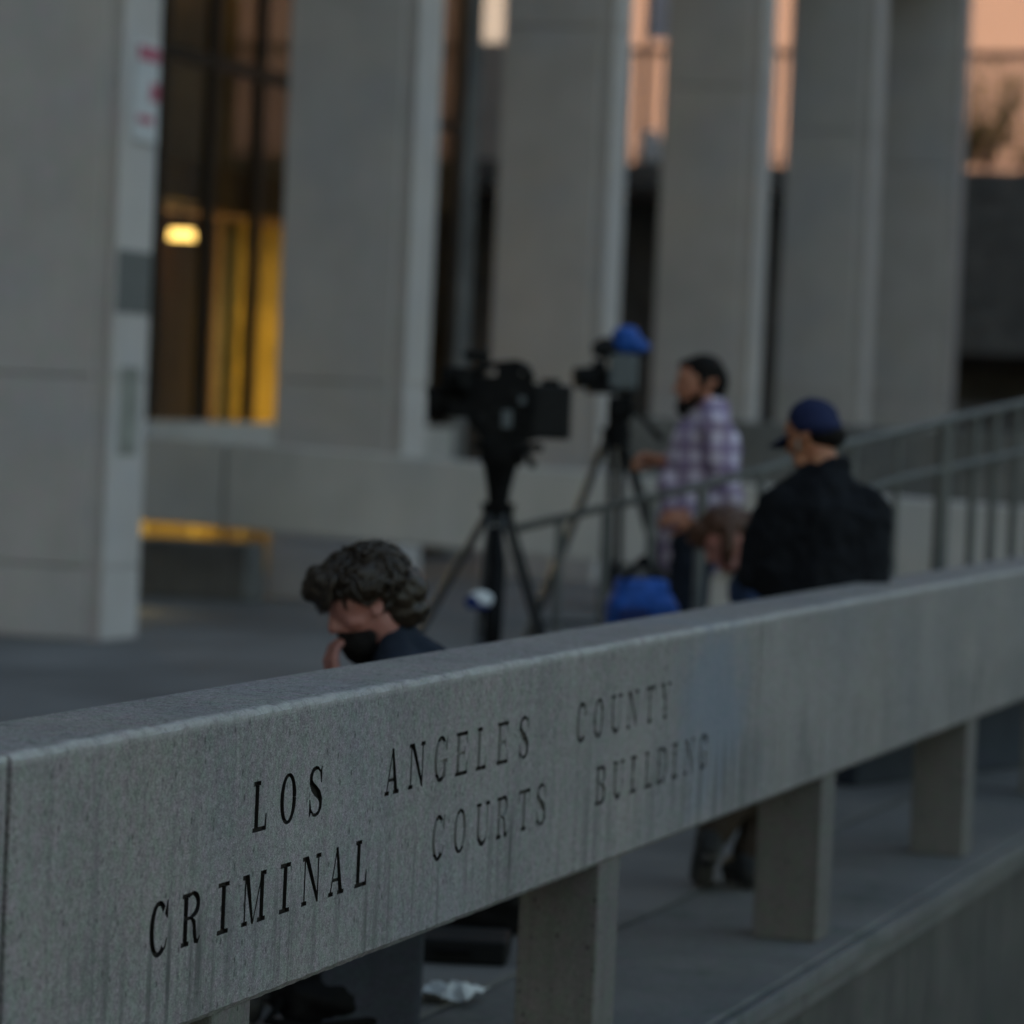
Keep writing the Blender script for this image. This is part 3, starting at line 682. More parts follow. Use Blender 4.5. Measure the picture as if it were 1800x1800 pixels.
# ------------------------------------------------------------------ television cameras on tripods
def tripod(name_label, base, crown, feet, rad, headparts, mat_leg):
    o = empty('tripod', base, VIEW_ROT); tag(o, name_label, 'tripod', 'camera tripods on the plaza')
    for f in feet:
        f = Vector(f); c = Vector(crown); d = (f-c); h = Vector((d.x, d.y, 0)).normalized()*.045; s0 = c+h; n = Vector((-h.y, h.x, 0)).normalized()
        bm = bmesh.new()
        for s in (-1, 1):
            tube(bm, s0+n*s*.026, s0.lerp(f, .5)+n*s*.022, rad*.62, rad*.55)
        tube(bm, s0.lerp(f, .42), f+Vector((0, 0, .03)), rad*.75, rad*.6)
        box(bm, -.035, .035, -.018, .018, -.03, .03, .004, Matrix.Translation(s0.lerp(f, .48)) @ d.to_track_quat('Z', 'Y').to_matrix().to_4x4())
        leg = build('leg', bm, mat_leg, o)
        bm = bmesh.new(); ell(bm, f+Vector((0, 0, .022)), (.03, .03, .022)); build('rubber_foot', bm, M['rubber'], leg, True)
    bm = bmesh.new()
    mid = [Vector(crown).lerp(Vector(f), .62) for f in feet]; cen = sum(mid, Vector())/3
    for q in mid: tube(bm, cen, q, .009)
    ell(bm, cen, (.03, .03, .02)); build('spreader', bm, M['rubber'], o)
    bm = bmesh.new(); c = Vector(crown); tube(bm, c-Vector((0, 0, .04)), c+Vector((0, 0, .05)), .05, .075, 20); build('crown', bm, M['black'], o, False)
    headparts(o)
    return o
# --- broadcast camera (nearer), seen from its side, lens to the left
B1, l1 = frame(875, 760, 15.0)
def head1(o):
    bm = bmesh.new(); a = l1(875, 893); b = l1(880, 800)
    pipe(bm, [a+Vector((0, 0, 0)), a.lerp(b, .4), a.lerp(b, .8), b], [.042, .052, .072, .078], 18); build('bowl_column', bm, M['black'], o, False)
    bm = bmesh.new(); c = l1(887, 795); tube(bm, c+Vector((0, -.085, 0)), c+Vector((0, .085, 0)), .062, seg=24); box(bm, c.x-.10, c.x+.085, -.075, .075, c.z-.055, c.z+.06, .02)
    for s in (-1, 1): tube(bm, c+Vector((0, s*.085, 0)), c+Vector((0, s*.105, 0)), .04, seg=18)
    build('fluid_head', bm, M['black'], o)
    bm = bmesh.new(); p = l1(892, 776); box(bm, p.x-.14, p.x+.15, -.06, .06, p.z-.036, p.z+.0, .008); build('plate', bm, M['black'], o)
    bm = bmesh.new(); pipe(bm, [l1(905, 795, -.1), l1(925, 790, -.22), l1(935, 812, -.42)], [.012, .012, .016], 8); build('pan_handle', bm, M['rubber'], o)
    bm = bmesh.new(); t = l1(846, 1048, -.30); ell(bm, t, (.052, .02, .036)); tg = build('cloth_tag', bm, M['white'], o, True)
    bm = bmesh.new(); ell(bm, t+Vector((-.035, -.012, -.012)), (.032, .016, .028)); ell(bm, t+Vector((.0, -.012, -.03)), (.04, .016, .014)); build('tag_print', bm, M['blue_dark'], tg, True)
    bm = bmesh.new(); p0 = l1(872, 930, -.09); p1 = l1(866, 1135, -.36); pipe(bm, [p0, p0.lerp(p1, .3)+Vector((.01, -.02, 0)), p0.lerp(p1, .65), p1], [.03, .038, .042, .034], 12); build('cable_bundle', bm, M['black'], o, True)
g1 = l1(875, 905)
tripod('black broadcast tripod carrying the larger camera, behind the curly-haired man', B1, g1, [(-.60, .12, 0), (.42, .30, 0), (-.06, -.62, 0)], .021, head1, M['legmetal'])
cam1 = empty('broadcast_camera', B1, VIEW_ROT); tag(cam1, 'large black broadcast camera with its lens to the left, on the nearer tripod', 'camera', 'television cameras')
def cbox(o, name, mat, u0, v0, u1, v1, y0, y1, bev=.01, L=l1):
    a = L(u0, v1); b = L(u1, v0); bm = bmesh.new(); box(bm, a.x, b.x, y0, y1, a.z, b.z, bev); return build(name, bm, mat, o)
bm = bmesh.new()   # body with its sloping back and shoulder curve
prof = [l1(834, 668), l1(860, 662), l1(898, 661), l1(912, 655), l1(934, 662), l1(948, 685), l1(948, 768), l1(915, 778), l1(862, 780), l1(838, 762), l1(822, 744), l1(818, 678)]
fr = [bm.verts.new((p.x, -.065, p.z)) for p in prof]; bk = [bm.verts.new((p.x, .075, p.z)) for p in prof]
bm.faces.new(fr); bm.faces.new(bk[::-1])
for i in range(len(prof)): bm.faces.new((fr[i], bk[i], bk[(i+1) % len(prof)], fr[(i+1) % len(prof)]))
bmesh.ops.recalc_face_normals(bm, faces=bm.faces)
bmesh.ops.bevel(bm, geom=list(bm.edges), offset=.006, segments=2, affect='EDGES')
bd = build('camera_body', bm, M['black'], cam1)
bm = bmesh.new(); p = l1(895, 735); box(bm, p.x-.03, p.x+.012, -.078, -.066, p.z-.04, p.z+.035, .004); p = l1(918, 702); box(bm, p.x-.014, p.x+.014, -.076, -.066, p.z-.016, p.z+.016, .003); build('control_panel', bm, M['midgrey'], bd)
bm = bmesh.new()
for q, (uu, vv) in enumerate(((858, 700), (872, 722), (850, 735), (930, 735), (868, 748), (905, 690))):
    bm = bmesh.new(); p = l1(uu, vv); tube(bm, (p.x, -.064, p.z), (p.x, -.078, p.z), .009+.004*(q % 3), seg=14); build('knob', bm, M['darkgrey'], bd)
bm = bmesh.new(); pipe(bm, [l1(940, 690, -.085), l1(928, 720, -.10), l1(900, 770, -.09), l1(880, 800, -.10), l1(872, 850, -.085)], .008, 8); pipe(bm, [l1(826, 690, -.07), l1(818, 712, -.09), l1(842, 752, -.085), l1(860, 800, -.09)], .006, 8); build('cable', bm, M['rubber'], cam1, True)
bt = cbox(cam1, 'battery', M['darkgrey'], 934, 672, 1006, 768, -.07, .07, .014)
cbox(bt, 'transmitter', M['black'], 952, 662, 985, 673, -.03, .04, .005)
bm = bmesh.new(); a = l1(826, 705); b = l1(752, 716)
pipe(bm, [a, a.lerp(b, .3), a.lerp(b, .31), a.lerp(b, .62)], [.058, .058, .052, .052], 24); ln = build('lens', bm, M['black'], cam1, False)
bm = bmesh.new(); pipe(bm, [a.lerp(b, .60), a.lerp(b, .66), b], [.055, .066, .07], 24); hd = build('lens_hood', bm, M['rubber'], ln, False)
bm = bmesh.new(); pipe(bm, [b+Vector((.004, 0, 0)), b+Vector((-.003, 0, 0))], [.056, .056], 24); build('lens_glass', bm, M['eye'], hd)
bm = bmesh.new(); p = l1(808, 722); box(bm, p.x-.05, p.x+.05, -.10, -.055, p.z-.035, p.z+.03, .012); build('zoom_grip', bm, M['black'], ln)
vf = cbox(cam1, 'viewfinder', M['black'], 776, 648, 828, 690, -.12, .0, .012)
bm = bmesh.new(); p = l1(800, 670, -.12); pipe(bm, [p, p+Vector((.02, -.05, 0)), p+Vector((.05, -.09, 0))], [.03, .028, .04], 16); build('eyecup', bm, M['rubber'], vf)
bm = bmesh.new(); pipe(bm, [l1(834, 680), l1(838, 655), l1(852, 645), l1(880, 641), l1(908, 638), l1(924, 646), l1(934, 668)], [.018, .018, .015, .015, .018, .022, .022], 12); build('top_handle', bm, M['black'], cam1, True)
cbox(cam1, 'handle_mount', M['black'], 872, 645, 916, 664, -.03, .03, .006)
bm = bmesh.new(); pipe(bm, [l1(862, 628, .06), l1(820, 626, .06), l1(815, 626, .06)], [.017, .019, .012], 12); tube(bm, l1(850, 628, .06), l1(852, 645, .02), .008); build('microphone', bm, M['rubber'], cam1, True)

# --- second camera (farther), turned a little towards us, blue rain cover on top
B2, l2 = frame(1085, 740, 17.0)
def head2(o):
    bm = bmesh.new(); a = l2(1084, 775); b = l2(1088, 735); pipe(bm, [a, b], [.07, .05], 18); c = l2(1090, 715)
    box(bm, c.x-.06, c.x+.06, -.055, .055, c.z-.06, c.z+.05, .012); tube(bm, c+Vector((0, -.09, 0)), c+Vector((0, .09, 0)), .045, seg=20); build('fluid_head', bm, M['black'], o)
    bm = bmesh.new(); pipe(bm, [l2(1100, 708, -.08), l2(1130, 735, -.12), l2(1162, 770, -.16)], [.011, .012, .018], 8); build('pan_handle', bm, M['rubber'], o)
g2 = l2(1082, 772)
tripod('grey metal tripod with widely spread legs carrying the smaller camera', B2, g2, [(-.53, .05, 0), (.52, .22, 0), (.06, .62, 0)], .03, head2, M['legmetal'])
cam2 = empty('video_camera', B2, VIEW_ROT); tag(cam2, 'smaller grey and black video camera under a bright blue rain cover', 'camera', 'television cameras')
cbox(cam2, 'camera_body', M['midgrey'], 1068, 622, 1122, 686, -.07, .10, .02, l2)
cbox(cam2, 'base_plate', M['black'], 1030, 676, 1112, 694, -.06, .08, .006, l2)
bm = bmesh.new(); pipe(bm, [l2(1072, 664, .02), l2(1045, 664, -.01), l2(1044, 664, -.01), l2(1012, 668, -.04)], [.04, .042, .05, .052], 20); l_ = build('lens', bm, M['black'], cam2)
bm = bmesh.new(); p = l2(1011, 668, -.04); pipe(bm, [p, p+Vector((-.004, 0, 0))], [.042, .042], 18); build('lens_glass', bm, M['eye'], l_)
bm = bmesh.new(); p = l2(1066, 614); ell(bm, p, (.062, .06, .055)); box(bm, p.x-.07, p.x+.05, -.05, .05, p.z-.035, p.z+.03, .015); build('viewfinder', bm, M['darkgrey'], cam2)
bm = bmesh.new(); p = l2(1052, 646); box(bm, p.x-.03, p.x+.04, -.05, .03, p.z-.03, p.z+.03, .01); build('microphone_mount', bm, M['black'], cam2)
bm = bmesh.new()
ell(bm, l2(1100, 594), (.072, .08, .062)); ell(bm, l2(1116, 606), (.055, .075, .045)); ell(bm, l2(1126, 610), (.05, .05, .026)); ell(bm, l2(1096, 606), (.05, .08, .04))
fuse('rain_cover', bm, M['blue'], cam2, .008, 3, (.05, .025))

# ------------------------------------------------------------------ bags, cases, paper
B3, l3 = frame(1125, 1040, 14.55)
bm = bmesh.new(); a = l3(1072, 1300)
box(bm, -.13, .15, -.16, .14, 0, .44, .03); cs = build('equipment_case', bm, M['black']); cs.location = B3; cs.rotation_euler = (0, 0, VIEW_ROT); tag(cs, 'black equipment case standing on the plaza under the blue bag', 'case')
bm = bmesh.new(); tube(bm, (-.06, -.17, .36), (.06, -.17, .36), .012); build('case_handle', bm, M['darkgrey'], cs)
bg = empty('equipment_bag', B3+Vector((0, 0, .441)), VIEW_ROT+.25); tag(bg, 'bright blue nylon equipment bag between the tripod and the man in plaid', 'bag')
bm = bmesh.new(); box(bm, -.125, .135, -.14, .13, 0, .40, .05); box(bm, -.10, .11, -.11, .10, .34, .45, .04); fuse('bag_body', bm, M['blue'], bg, .01, 3, (.09, .04))
bm = bmesh.new(); box(bm, -.13, .0, -.165, -.13, .02, .34, .015); build('bag_pocket', bm, M['blue_dark'], bg)
bm = bmesh.new(); pipe(bm, [(-.07, 0, .44), (-.03, 0, .50), (.03, 0, .515), (.06, 0, .45)], .014, 8); ell(bm, (.01, 0, .52), (.03, .02, .025)); build('bag_handle', bm, M['black'], bg, True)
pp = at(792, 1752, 9.45); pp.z = 0
bm = bmesh.new(); rr = random.Random(3); g = [[None]*8 for _ in range(7)]
for i in range(7):
    for j in range(8):
        g[i][j] = bm.verts.new((i/6*.17-.085+rr.uniform(-.01, .01), j/7*.15-.075+rr.uniform(-.01, .01), .022+rr.uniform(-.018, .03)*(1 if 0 < i < 6 and 0 < j < 7 else .5)))
for i in range(6):
    for j in range(7): bm.faces.new((g[i][j], g[i+1][j], g[i+1][j+1], g[i][j+1]))
o = build('crumpled_paper', bm, M['paper']); o.location = pp; sm = o.modifiers.new('t', 'SOLIDIFY'); sm.thickness = .002; tag(o, 'crumpled white paper lying on the dark plaza floor under the parapet', 'paper')

# ------------------------------------------------------------------ people
def hand_prims(bm, wrist, d, n, curl=.6, sp=1.0, thumb_side=1):
    """palm, four unequal bent fingers and a thumb; d points along the hand, n is the palm's facing"""
    wrist = Vector(wrist); d = Vector(d).normalized(); n = Vector(n); n = (n-n.dot(d)*d).normalized(); s = d.cross(n)*thumb_side
    L = (.080, .090, .083, .065)
    for k in range(4):
        off = (1.5-k)*.0195*sp; b0 = wrist+s*off*.55; k0 = wrist+d*.088+s*off
        cap(bm, b0, .0135, k0, .0115)
        p = k0; a = curl*.45; q = L[k]
        for seg, rr_ in ((.45, .0095), (.32, .0088), (.23, .0080)):
            dd = (d*math.cos(a)+n*math.sin(a)); e = p+dd*q*seg; cap(bm, p, rr_, e, rr_*.95); p = e; a += curl*.75
    t0 = wrist+d*.022+s*.026; t1 = t0+(d*.62+s*.62+n*.25).normalized()*.042; t2 = t1+(d*.85+s*.2+n*.4).normalized()*.032; t3 = t2+(d*.9-s*.05+n*.4).normalized()*.026
    cap(bm, t0, .014, t1, .0115); cap(bm, t1, .0115, t2, .0095); cap(bm, t2, .0095, t3, .0082)
def head_prims(bm, c, f, up, k=1.0):
    """skull, jaw, nose, brow, lips, ears; f is where the face looks"""
    f = Vector(f).normalized(); up = Vector(up); up = (up-up.dot(f)*f).normalized(); s = f.cross(up); c = Vector(c)
    P = lambda a, b, z: c+(s*a+f*b+up*z)*k
    cap(bm, P(0, -.022, .035), .082*k, P(0, .02, .028), .078*k); cap(bm, P(0, .012, -.02), .07*k, P(0, .045, -.062), .05*k)
    cap(bm, P(-.028, .05, -.085), .028*k, P(.028, .05, -.085), .028*k); cap(bm, P(0, .068, -.092), .02*k, P(0, .07, -.09), .018*k)
    cap(bm, P(0, .086, .018), .011*k, P(0, .105, -.022), .015*k)
    for q in (-1, 1):
        cap(bm, P(q*.014, .092, -.026), .010*k, P(q*.012, .09, -.024), .010*k)
        cap(bm, P(q*.012, .09, .03), .010*k, P(q*.045, .075, .032), .010*k)
        cap(bm, P(q*.045, .055, -.02), .022*k, P(q*.05, .04, -.025), .02*k)
        for a in range(5):
            t = a/4*math.pi; cap(bm, P(q*.079, -.012-.016*math.sin(t), .026*math.cos(t)), .0075*k, P(q*.081, -.012-.016*math.sin(t+.6), .026*math.cos(t+.6)), .0075*k)
        cap(bm, P(q*.074, -.008, .0), .010*k, P(q*.074, -.006, -.018), .010*k)
    cap(bm, P(-.018, .082, -.052), .007*k, P(.018, .082, -.052), .007*k); cap(bm, P(-.016, .08, -.062), .008*k, P(.016, .08, -.062), .008*k)
    return P
def person(base, label, J, skin_m, face, up, hands, k=1.0):
    """one continuous body through the joints J; clothes are children"""
    o_base = base
    bm = bmesh.new(); V = {a: Vector(b) for a, b in J.items()}
    P = head_prims(bm, V['head'], face, up, k)
    cap(bm, V['neck'], .056, P(0, -.012, -.05), .052)
    cap(bm, V['neck'], .06, V['chest'], .11); cap(bm, V['chest'], .125, V['waist'], .115); cap(bm, V['waist'], .115, V['pelvis'], .125)
    for s in 'LR':
        cap(bm, V['neck']*.6+V['sh'+s]*.4, .045, V['sh'+s], .05); cap(bm, V['chest'], .10, V['sh'+s]*.6+V['chest']*.4, .06)
        cap(bm, V['sh'+s], .048, V['el'+s], .036); cap(bm, V['el'+s], .038, V['wr'+s], .026)
        cap(bm, V['pelvis'], .11, V['hip'+s], .09); cap(bm, V['hip'+s], .085, V['kn'+s], .055); cap(bm, V['kn'+s], .055, V['an'+s], .038); cap(bm, V['an'+s], .036, V['to'+s], .03)
        hd_, hn, hc, ts = hands[s]; hand_prims(bm, V['wr'+s], hd_, hn, hc, 1.0, ts)
    o = fuse('person', bm, skin_m, None, .0058, 5); o.location = base; o.rotation_euler = (0, 0, VIEW_ROT); tag(o, label, 'person')
    eb = None
    for q in (-1, 1):
        bm = bmesh.new(); ell(bm, P(q*.031, .073, .012), (.012*k, .012*k, .010*k), seg=12); build('eye', bm, M['eye'], o, True)
    return o, V, P
def jacket(o, V, name, mat, hem=.02, fat=1.0, sleeve=1.0, folds=(.11, .03), extra=None, voxel=.010):
    bm = bmesh.new()
    cap(bm, V['chest']*.75+V['neck']*.25, .125*fat, V['chest'], .145*fat); cap(bm, V['chest'], .15*fat, V['waist'], .14*fat); cap(bm, V['waist'], .142*fat, V['pelvis']+Vector((0, 0, hem)), .148*fat)
    cap(bm, V['neck'], .072, V['chest'], .12*fat)
    for s in 'LR':
        cap(bm, V['neck']*.55+V['sh'+s]*.45, .062*fat, V['sh'+s], .066*fat); cap(bm, V['chest'], .125*fat, V['sh'+s]*.55+V['chest']*.45, .085*fat)
        cap(bm, V['chest'], .12*fat, V['waist']*.5+V['hip'+s]*.5, .12*fat)
        cap(bm, V['sh'+s], .066*fat, V['el'+s], .055*fat)
        e = V['el'+s].lerp(V['wr'+s], sleeve); cap(bm, V['el'+s], .056*fat, e, .040*fat)
    if extra: extra(bm)
    return fuse(name, bm, mat, o, voxel, 7, folds)
def trousers(o, V, mat):
    bm = bmesh.new(); cap(bm, V['waist']*.35+V['pelvis']*.65, .128, V['pelvis'], .138)
    for s in 'LR':
        cap(bm, V['pelvis'], .125, V['hip'+s], .105); cap(bm, V['hip'+s], .10, V['kn'+s], .073); cap(bm, V['kn'+s], .072, V['an'+s]+(V['kn'+s]-V['an'+s]).normalized()*.03, .058)
    return fuse('trousers', bm, mat, o, .011, 6, (.10, .03))
def shoes(o, V, mat=None):
    for s in 'LR':
        a, t = V['an'+s], V['to'+s]; d = (t-a); dn = d.normalized()
        dwn = Vector((0, 0, -1)); dwn = (dwn-dwn.dot(dn)*dn).normalized() if abs(dn.z) > .35 else Vector((0, 0, -1)); heel = a-Vector((dn.x, dn.y, 0))*.045+dwn*.035
        bm = bmesh.new(); cap(bm, a, .046, heel+dwn*.012, .040); cap(bm, heel, .042, a.lerp(t, .55)+dwn*.0, .045); cap(bm, a.lerp(t, .5), .044, t, .042); cap(bm, a, .045, a.lerp(t, .7), .042)
        sh = fuse('shoe', bm, mat or M['shoe'], o, .008, 4)
        bm = bmesh.new()
        lo = [heel+dwn*.040, a.lerp(t, .3)+dwn*.045, a.lerp(t, .7)+dwn*.036, t+dwn*.030]
        side = dn.cross(dwn).normalized()
        for p0, p1, r0 in zip(lo, lo[1:], (.034, .036, .04)):
            for q in (-1, 0, 1): cap(bm, p0+side*q*.016, .017, p1+side*q*.018, .016)
        fuse('sole', bm, M['sole'], sh, .008, 3)

# --- man in the plaid shirt, side on, facing left, one hand on the pan handle
PB, lp_ = frame(1235, 830, 15.6)
J = dict(head=lp_(1229, 676), neck=lp_(1252, 722), chest=lp_(1240, 790), waist=lp_(1228, 880), pelvis=lp_(1218, 945),
         shL=lp_(1254, 752, -.19), shR=lp_(1248, 752, .19), elL=lp_(1278, 868, -.23), elR=lp_(1205, 842, .2), wrL=lp_(1215, 905, -.20), wrR=lp_(1162, 812, .02),
         hipL=lp_(1218, 955, -.10), hipR=lp_(1216, 955, .10), knL=lp_(1200, 1140, -.11), knR=lp_(1210, 1140, .12), anL=(-.02, -.12, .09), anR=(.02, .14, .09), toL=(-.17, -.13, .045), toR=(-.13, .16, .045))
po_, V, P = person(PB, 'bearded man in a lavender plaid shirt, side on, reaching for the tripod handle', J, M['skin'], (-1, -.12, -.06), (0, 0, 1),
                   {'L': ((-1, .05, -.1), (0, .8, -.4), .7, 1), 'R': ((-.9, -.25, .1), (.1, -.5, -.8), 1.2, -1)}, 1.0)
jk = jacket(po_, V, 'plaid_shirt', M['plaid'], -.035, 1.08, .82, (.08, .045), lambda bm: (cap(bm, V['waist'], .15, V['pelvis'], .155), cap(bm, lp_(1205, 860), .12, lp_(1205, 925), .115), cap(bm, lp_(1262, 880), .1, lp_(1262, 935), .085)))
trousers(po_, V, M['jeans']); shoes(po_, V)
bm = bmesh.new(); ell(bm, P(0, -.022, .062), (.090, .098, .070)); ell(bm, P(0, -.055, .015), (.078, .062, .075)); ell(bm, P(0, -.06, -.04), (.06, .045, .05)); ell(bm, P(0, .025, .082), (.066, .052, .032)); ell(bm, P(-.068, -.01, .02), (.022, .035, .05)); ell(bm, P(.068, -.01, .02), (.022, .035, .05)); fuse('hair', bm, M['hairblack'], po_, .008, 3, (.02, .01))
bm = bmesh.new()
for q in (-1, 1): cap(bm, P(q*.062, .01, -.05), .018, P(q*.04, .055, -.09), .026); cap(bm, P(q*.04, .06, -.09), .026, P(0, .078, -.098), .03)
cap(bm, P(-.02, .082, -.066), .012, P(.02, .082, -.066), .012); cap(bm, P(0, .07, -.1), .032, P(0, .07, -.118), .026); cap(bm, P(-.024, .09, -.042), .008, P(.024, .09, -.042), .008); fuse('beard', bm, M['hairblack'], po_, .007, 3)

# --- man in the navy cap, seen from behind, leaning at the parapet, head turned down to the left
CB, lc = frame(1430, 900, 12.25)
J = dict(head=lc(1432, 766, .07), neck=lc(1452, 832, .03), chest=lc(1455, 915, 0), waist=lc(1450, 1030, -.0), pelvis=lc(1442, 1110, .03),
         shL=lc(1368, 893, .03), shR=lc(1528, 908, .03), elL=lc(1325, 1010, .08), elR=lc(1533, 1040, .10), wrL=lc(1395, 1060, .32), wrR=lc(1450, 1060, .33),
         hipL=lc(1400, 1130, .03), hipR=lc(1475, 1130, .05), knL=lc(1345, 1330, .14), knR=lc(1385, 1330, .22), anL=lc(1252, 1478, -.02), anR=lc(1300, 1528, .20), toL=lc(1247, 1562, .03), toR=lc(1262, 1565, .33))
J['toL'] = Vector((-.345, -.34, .04)); J['anL'] = Vector((-.335, -.46, .175)); J['toR'] = Vector((-.235, -.20, .045)); J['anR'] = Vector((-.20, -.33, .09)); J['knL'].y = -.02; J['knR'].y = .10
po_, V, P = person(CB, 'man in a navy baseball cap and black jacket, seen from behind at the parapet', J, M['skin_tan'], (-.78, .55, -.32), (-.15, .2, 1),
                   {'L': ((.5, .6, .1), (0, .3, 1), .8, 1), 'R': ((-.5, .6, .1), (0, .3, 1), .8, -1)}, .98)
def collar(bm):
    n = V['neck']
    for k in range(10):
        a = k*2*math.pi/10; b = a+2*math.pi/10
        q = lambda t, z: n+Vector((.082*math.cos(t)-.002, .078*math.sin(t)+.02, z+.018*math.cos(t)))
        cap(bm, q(a, .0), .020, q(b, .0), .020); cap(bm, q(a, .03), .016, q(b, .03), .016)
    cap(bm, lc(1505, 910, -.02), .12, lc(1510, 1015, 0), .11); cap(bm, lc(1395, 910, 0), .11, lc(1385, 1010, .02), .12); cap(bm, lc(1450, 890, -.02), .13, lc(1450, 1030, -.03), .14)
jacket(po_, V, 'jacket', M['jacket'], -.02, 1.12, 1.0, (.085, .05), collar)
trousers(po_, V, M['brownpants']); shoes(po_, V)
bm = bmesh.new(); ell(bm, P(0, -.015, .058), (.089, .103, .072)); ell(bm, P(0, -.02, .032), (.092, .106, .05)); cp = fuse('cap', bm, M['cap'], po_, .007, 3)
bm = bmesh.new(); ell(bm, P(0, -.015, .131), (.010, .010, .006)); build('cap_button', bm, M['cap'], cp, True)
bm = bmesh.new()
n = 12; r1_ = []; r2_ = []
for i in range(n+1):
    a = R(-62+124*i/n); r1_.append(P(.082*math.sin(a), .005+.082*math.cos(a), .022)); r2_.append(P(.086*math.sin(a), .02+.155*math.cos(a)**.8 if math.cos(a) > 0 else 0, .008-.012*math.sin(a)**2))
va = [bm.verts.new(p) for p in r1_]; vb = [bm.verts.new(p) for p in r2_]
for i in range(n): bm.faces.new((va[i], va[i+1], vb[i+1], vb[i]))
br = build('cap_brim', bm, M['cap'], cp, True); sm = br.modifiers.new('t', 'SOLIDIFY'); sm.thickness = .005
bm = bmesh.new(); ell(bm, P(0, -.045, -.012), (.078, .062, .05)); ell(bm, P(0, -.07, -.03), (.05, .03, .035)); fuse('hair', bm, M['hairblack'], po_, .007, 3, (.015, .008))
bm = bmesh.new(); ell(bm, P(-.080, .022, -.035), (.006, .010, .022)); build('face_mask_strap', bm, M['posterpaper'], po_, True)

# --- curly-haired man sitting, head bowed on his hand
SB, ls = frame(650, 1060, 9.0)
J = dict(head=ls(642, 1064, -.03), neck=ls(688, 1120, .02), chest=ls(716, 1200, .03), waist=(.155, .05, .70), pelvis=(.10, .05, .50),
         shL=ls(700, 1180, -.14), shR=ls(694, 1172, .18), elL=(-.19, -.13, .56), elR=(-.18, .20, .66), wrL=(-.072, -.07, .838), wrR=(-.34, .08, .64),
         hipL=(.05, -.06, .49), hipR=(.05, .15, .49), knL=(-.34, -.12, .52), knR=(-.32, .24, .53), anL=(-.30, -.12, .09), anR=(-.24, .25, .09), toL=(-.44, -.13, .045), toR=(-.39, .27, .045))
po_, V, P = person(SB, 'curly-haired man in a dark navy jacket, sitting with bowed head and hand at his chin', J, M['skin_pink'], (-.92, -.24, -.46), (-.45, -.08, 1),
                   {'L': ((-.2, .12, 1), (.85, .4, .1), 1.0, 1), 'R': ((-1, -.1, -.2), (0, 0, -1), .5, -1)}, .93)
jacket(po_, V, 'jacket', M['navyjacket'], .0, .90, .92, (.12, .03)); trousers(po_, V, M['blacktrousers']); shoes(po_, V)
bm = bmesh.new(); rr = random.Random(11)
ell(bm, P(0, -.028, .060), (.095, .106, .080)); ell(bm, P(0, -.085, .010), (.092, .062, .080)); ell(bm, P(0, .05, .088), (.085, .068, .055)); ell(bm, P(0, .085, .07), (.066, .032, .028)); ell(bm, P(0, -.09, -.05), (.07, .05, .05))
hair = fuse('hair', bm, M['hairdark'], po_, .008, 3, (.035, .028))
bm = bmesh.new()
for k in range(520):                                   # loose wavy locks lying on the head
    a = rr.uniform(0, 2*math.pi); el = rr.uniform(-.45, 1.0)*math.pi/2
    n_ = Vector((math.cos(el)*math.cos(a), math.cos(el)*math.sin(a), math.sin(el)))
    if n_.y > .35 and n_.z < .38: continue
    if n_.y > -.15 and n_.z < -.05: continue
    c_ = Vector((0, -.022, .062)); ax = Vector((.102, .114, .088))
    fl = Vector((n_.x*.4, .9 if n_.y > .0 else -.45, -.75))+Vector((rr.gauss(0, .45), rr.gauss(0, .45), rr.gauss(0, .3)))
    L = rr.uniform(.05, .105); pts = []; rad = []; ph = rr.uniform(0, 6.28); d_ = n_.copy()
    wv = rr.uniform(.008, .018); lf = rr.choice((.05, .08, .12, .20))
    for q in range(8):
        t = q/7; sd = d_.cross(fl).normalized(); lift = 1.0+lf*math.sin(t*2.4)+.02*rr.uniform(-1, 1)
        p = c_+Vector((d_.x*ax.x, d_.y*ax.y, d_.z*ax.z))*lift+sd*wv*math.sin(t*6+ph); pts.append(P(*p)); rad.append(.0062*(1-t)**.6+.0008)
        tg_ = fl-d_*fl.dot(d_); d_ = (d_+tg_.normalized()*L/7/.1).normalized()
    pipe(bm, pts, rad, 6)
for k in range(60):                                    # fringe falling forward over the brow
    x = rr.uniform(-.085, .08); pts = []; ph = rr.uniform(0, 6); ln_ = rr.uniform(.7, 1.1)
    for q in range(8):
        t = q/7*ln_; pts.append(P(x*(1+.2*t)+.008*math.sin(t*6+ph), .055+.055*t, .120-.035*t-.05*t*t+.009*math.sin(t*5+ph)))
    pipe(bm, pts, [.0075*(1-q/7)**.5+.0008 for q in range(8)], 6)
build('curl_locks', bm, M['hairdark'], hair, True)
bm = bmesh.new()
for q in (-1, 1): cap(bm, P(q*.05, .03, -.085), .016, P(q*.03, .066, -.1), .024)
cap(bm, P(-.03, .07, -.1), .024, P(.03, .07, -.1), .024); cap(bm, P(0, .075, -.105), .028, P(0, .07, -.125), .02); cap(bm, P(-.024, .09, -.044), .008, P(.024, .09, -.044), .008); cap(bm, P(-.02, .056, -.084), .045, P(.02, .056, -.084), .045); cap(bm, P(-.05, .03, -.074), .020, P(.05, .03, -.074), .020); fuse('beard', bm, M['hairblack'], po_, .007, 3)
st = empty('seat_box', SB, VIEW_ROT); tag(st, 'dark grey equipment box that the curly-haired man sits on', 'box')
bm = bmesh.new(); box(bm, -.08, .17, -.12, .20, .0, .365, .015); build('box_body', bm, M['plinth'], st)
bm = bmesh.new(); box(bm, -.085, .175, -.125, .205, .30, .312, .004); build('lid_band', bm, M['midgrey'], st)

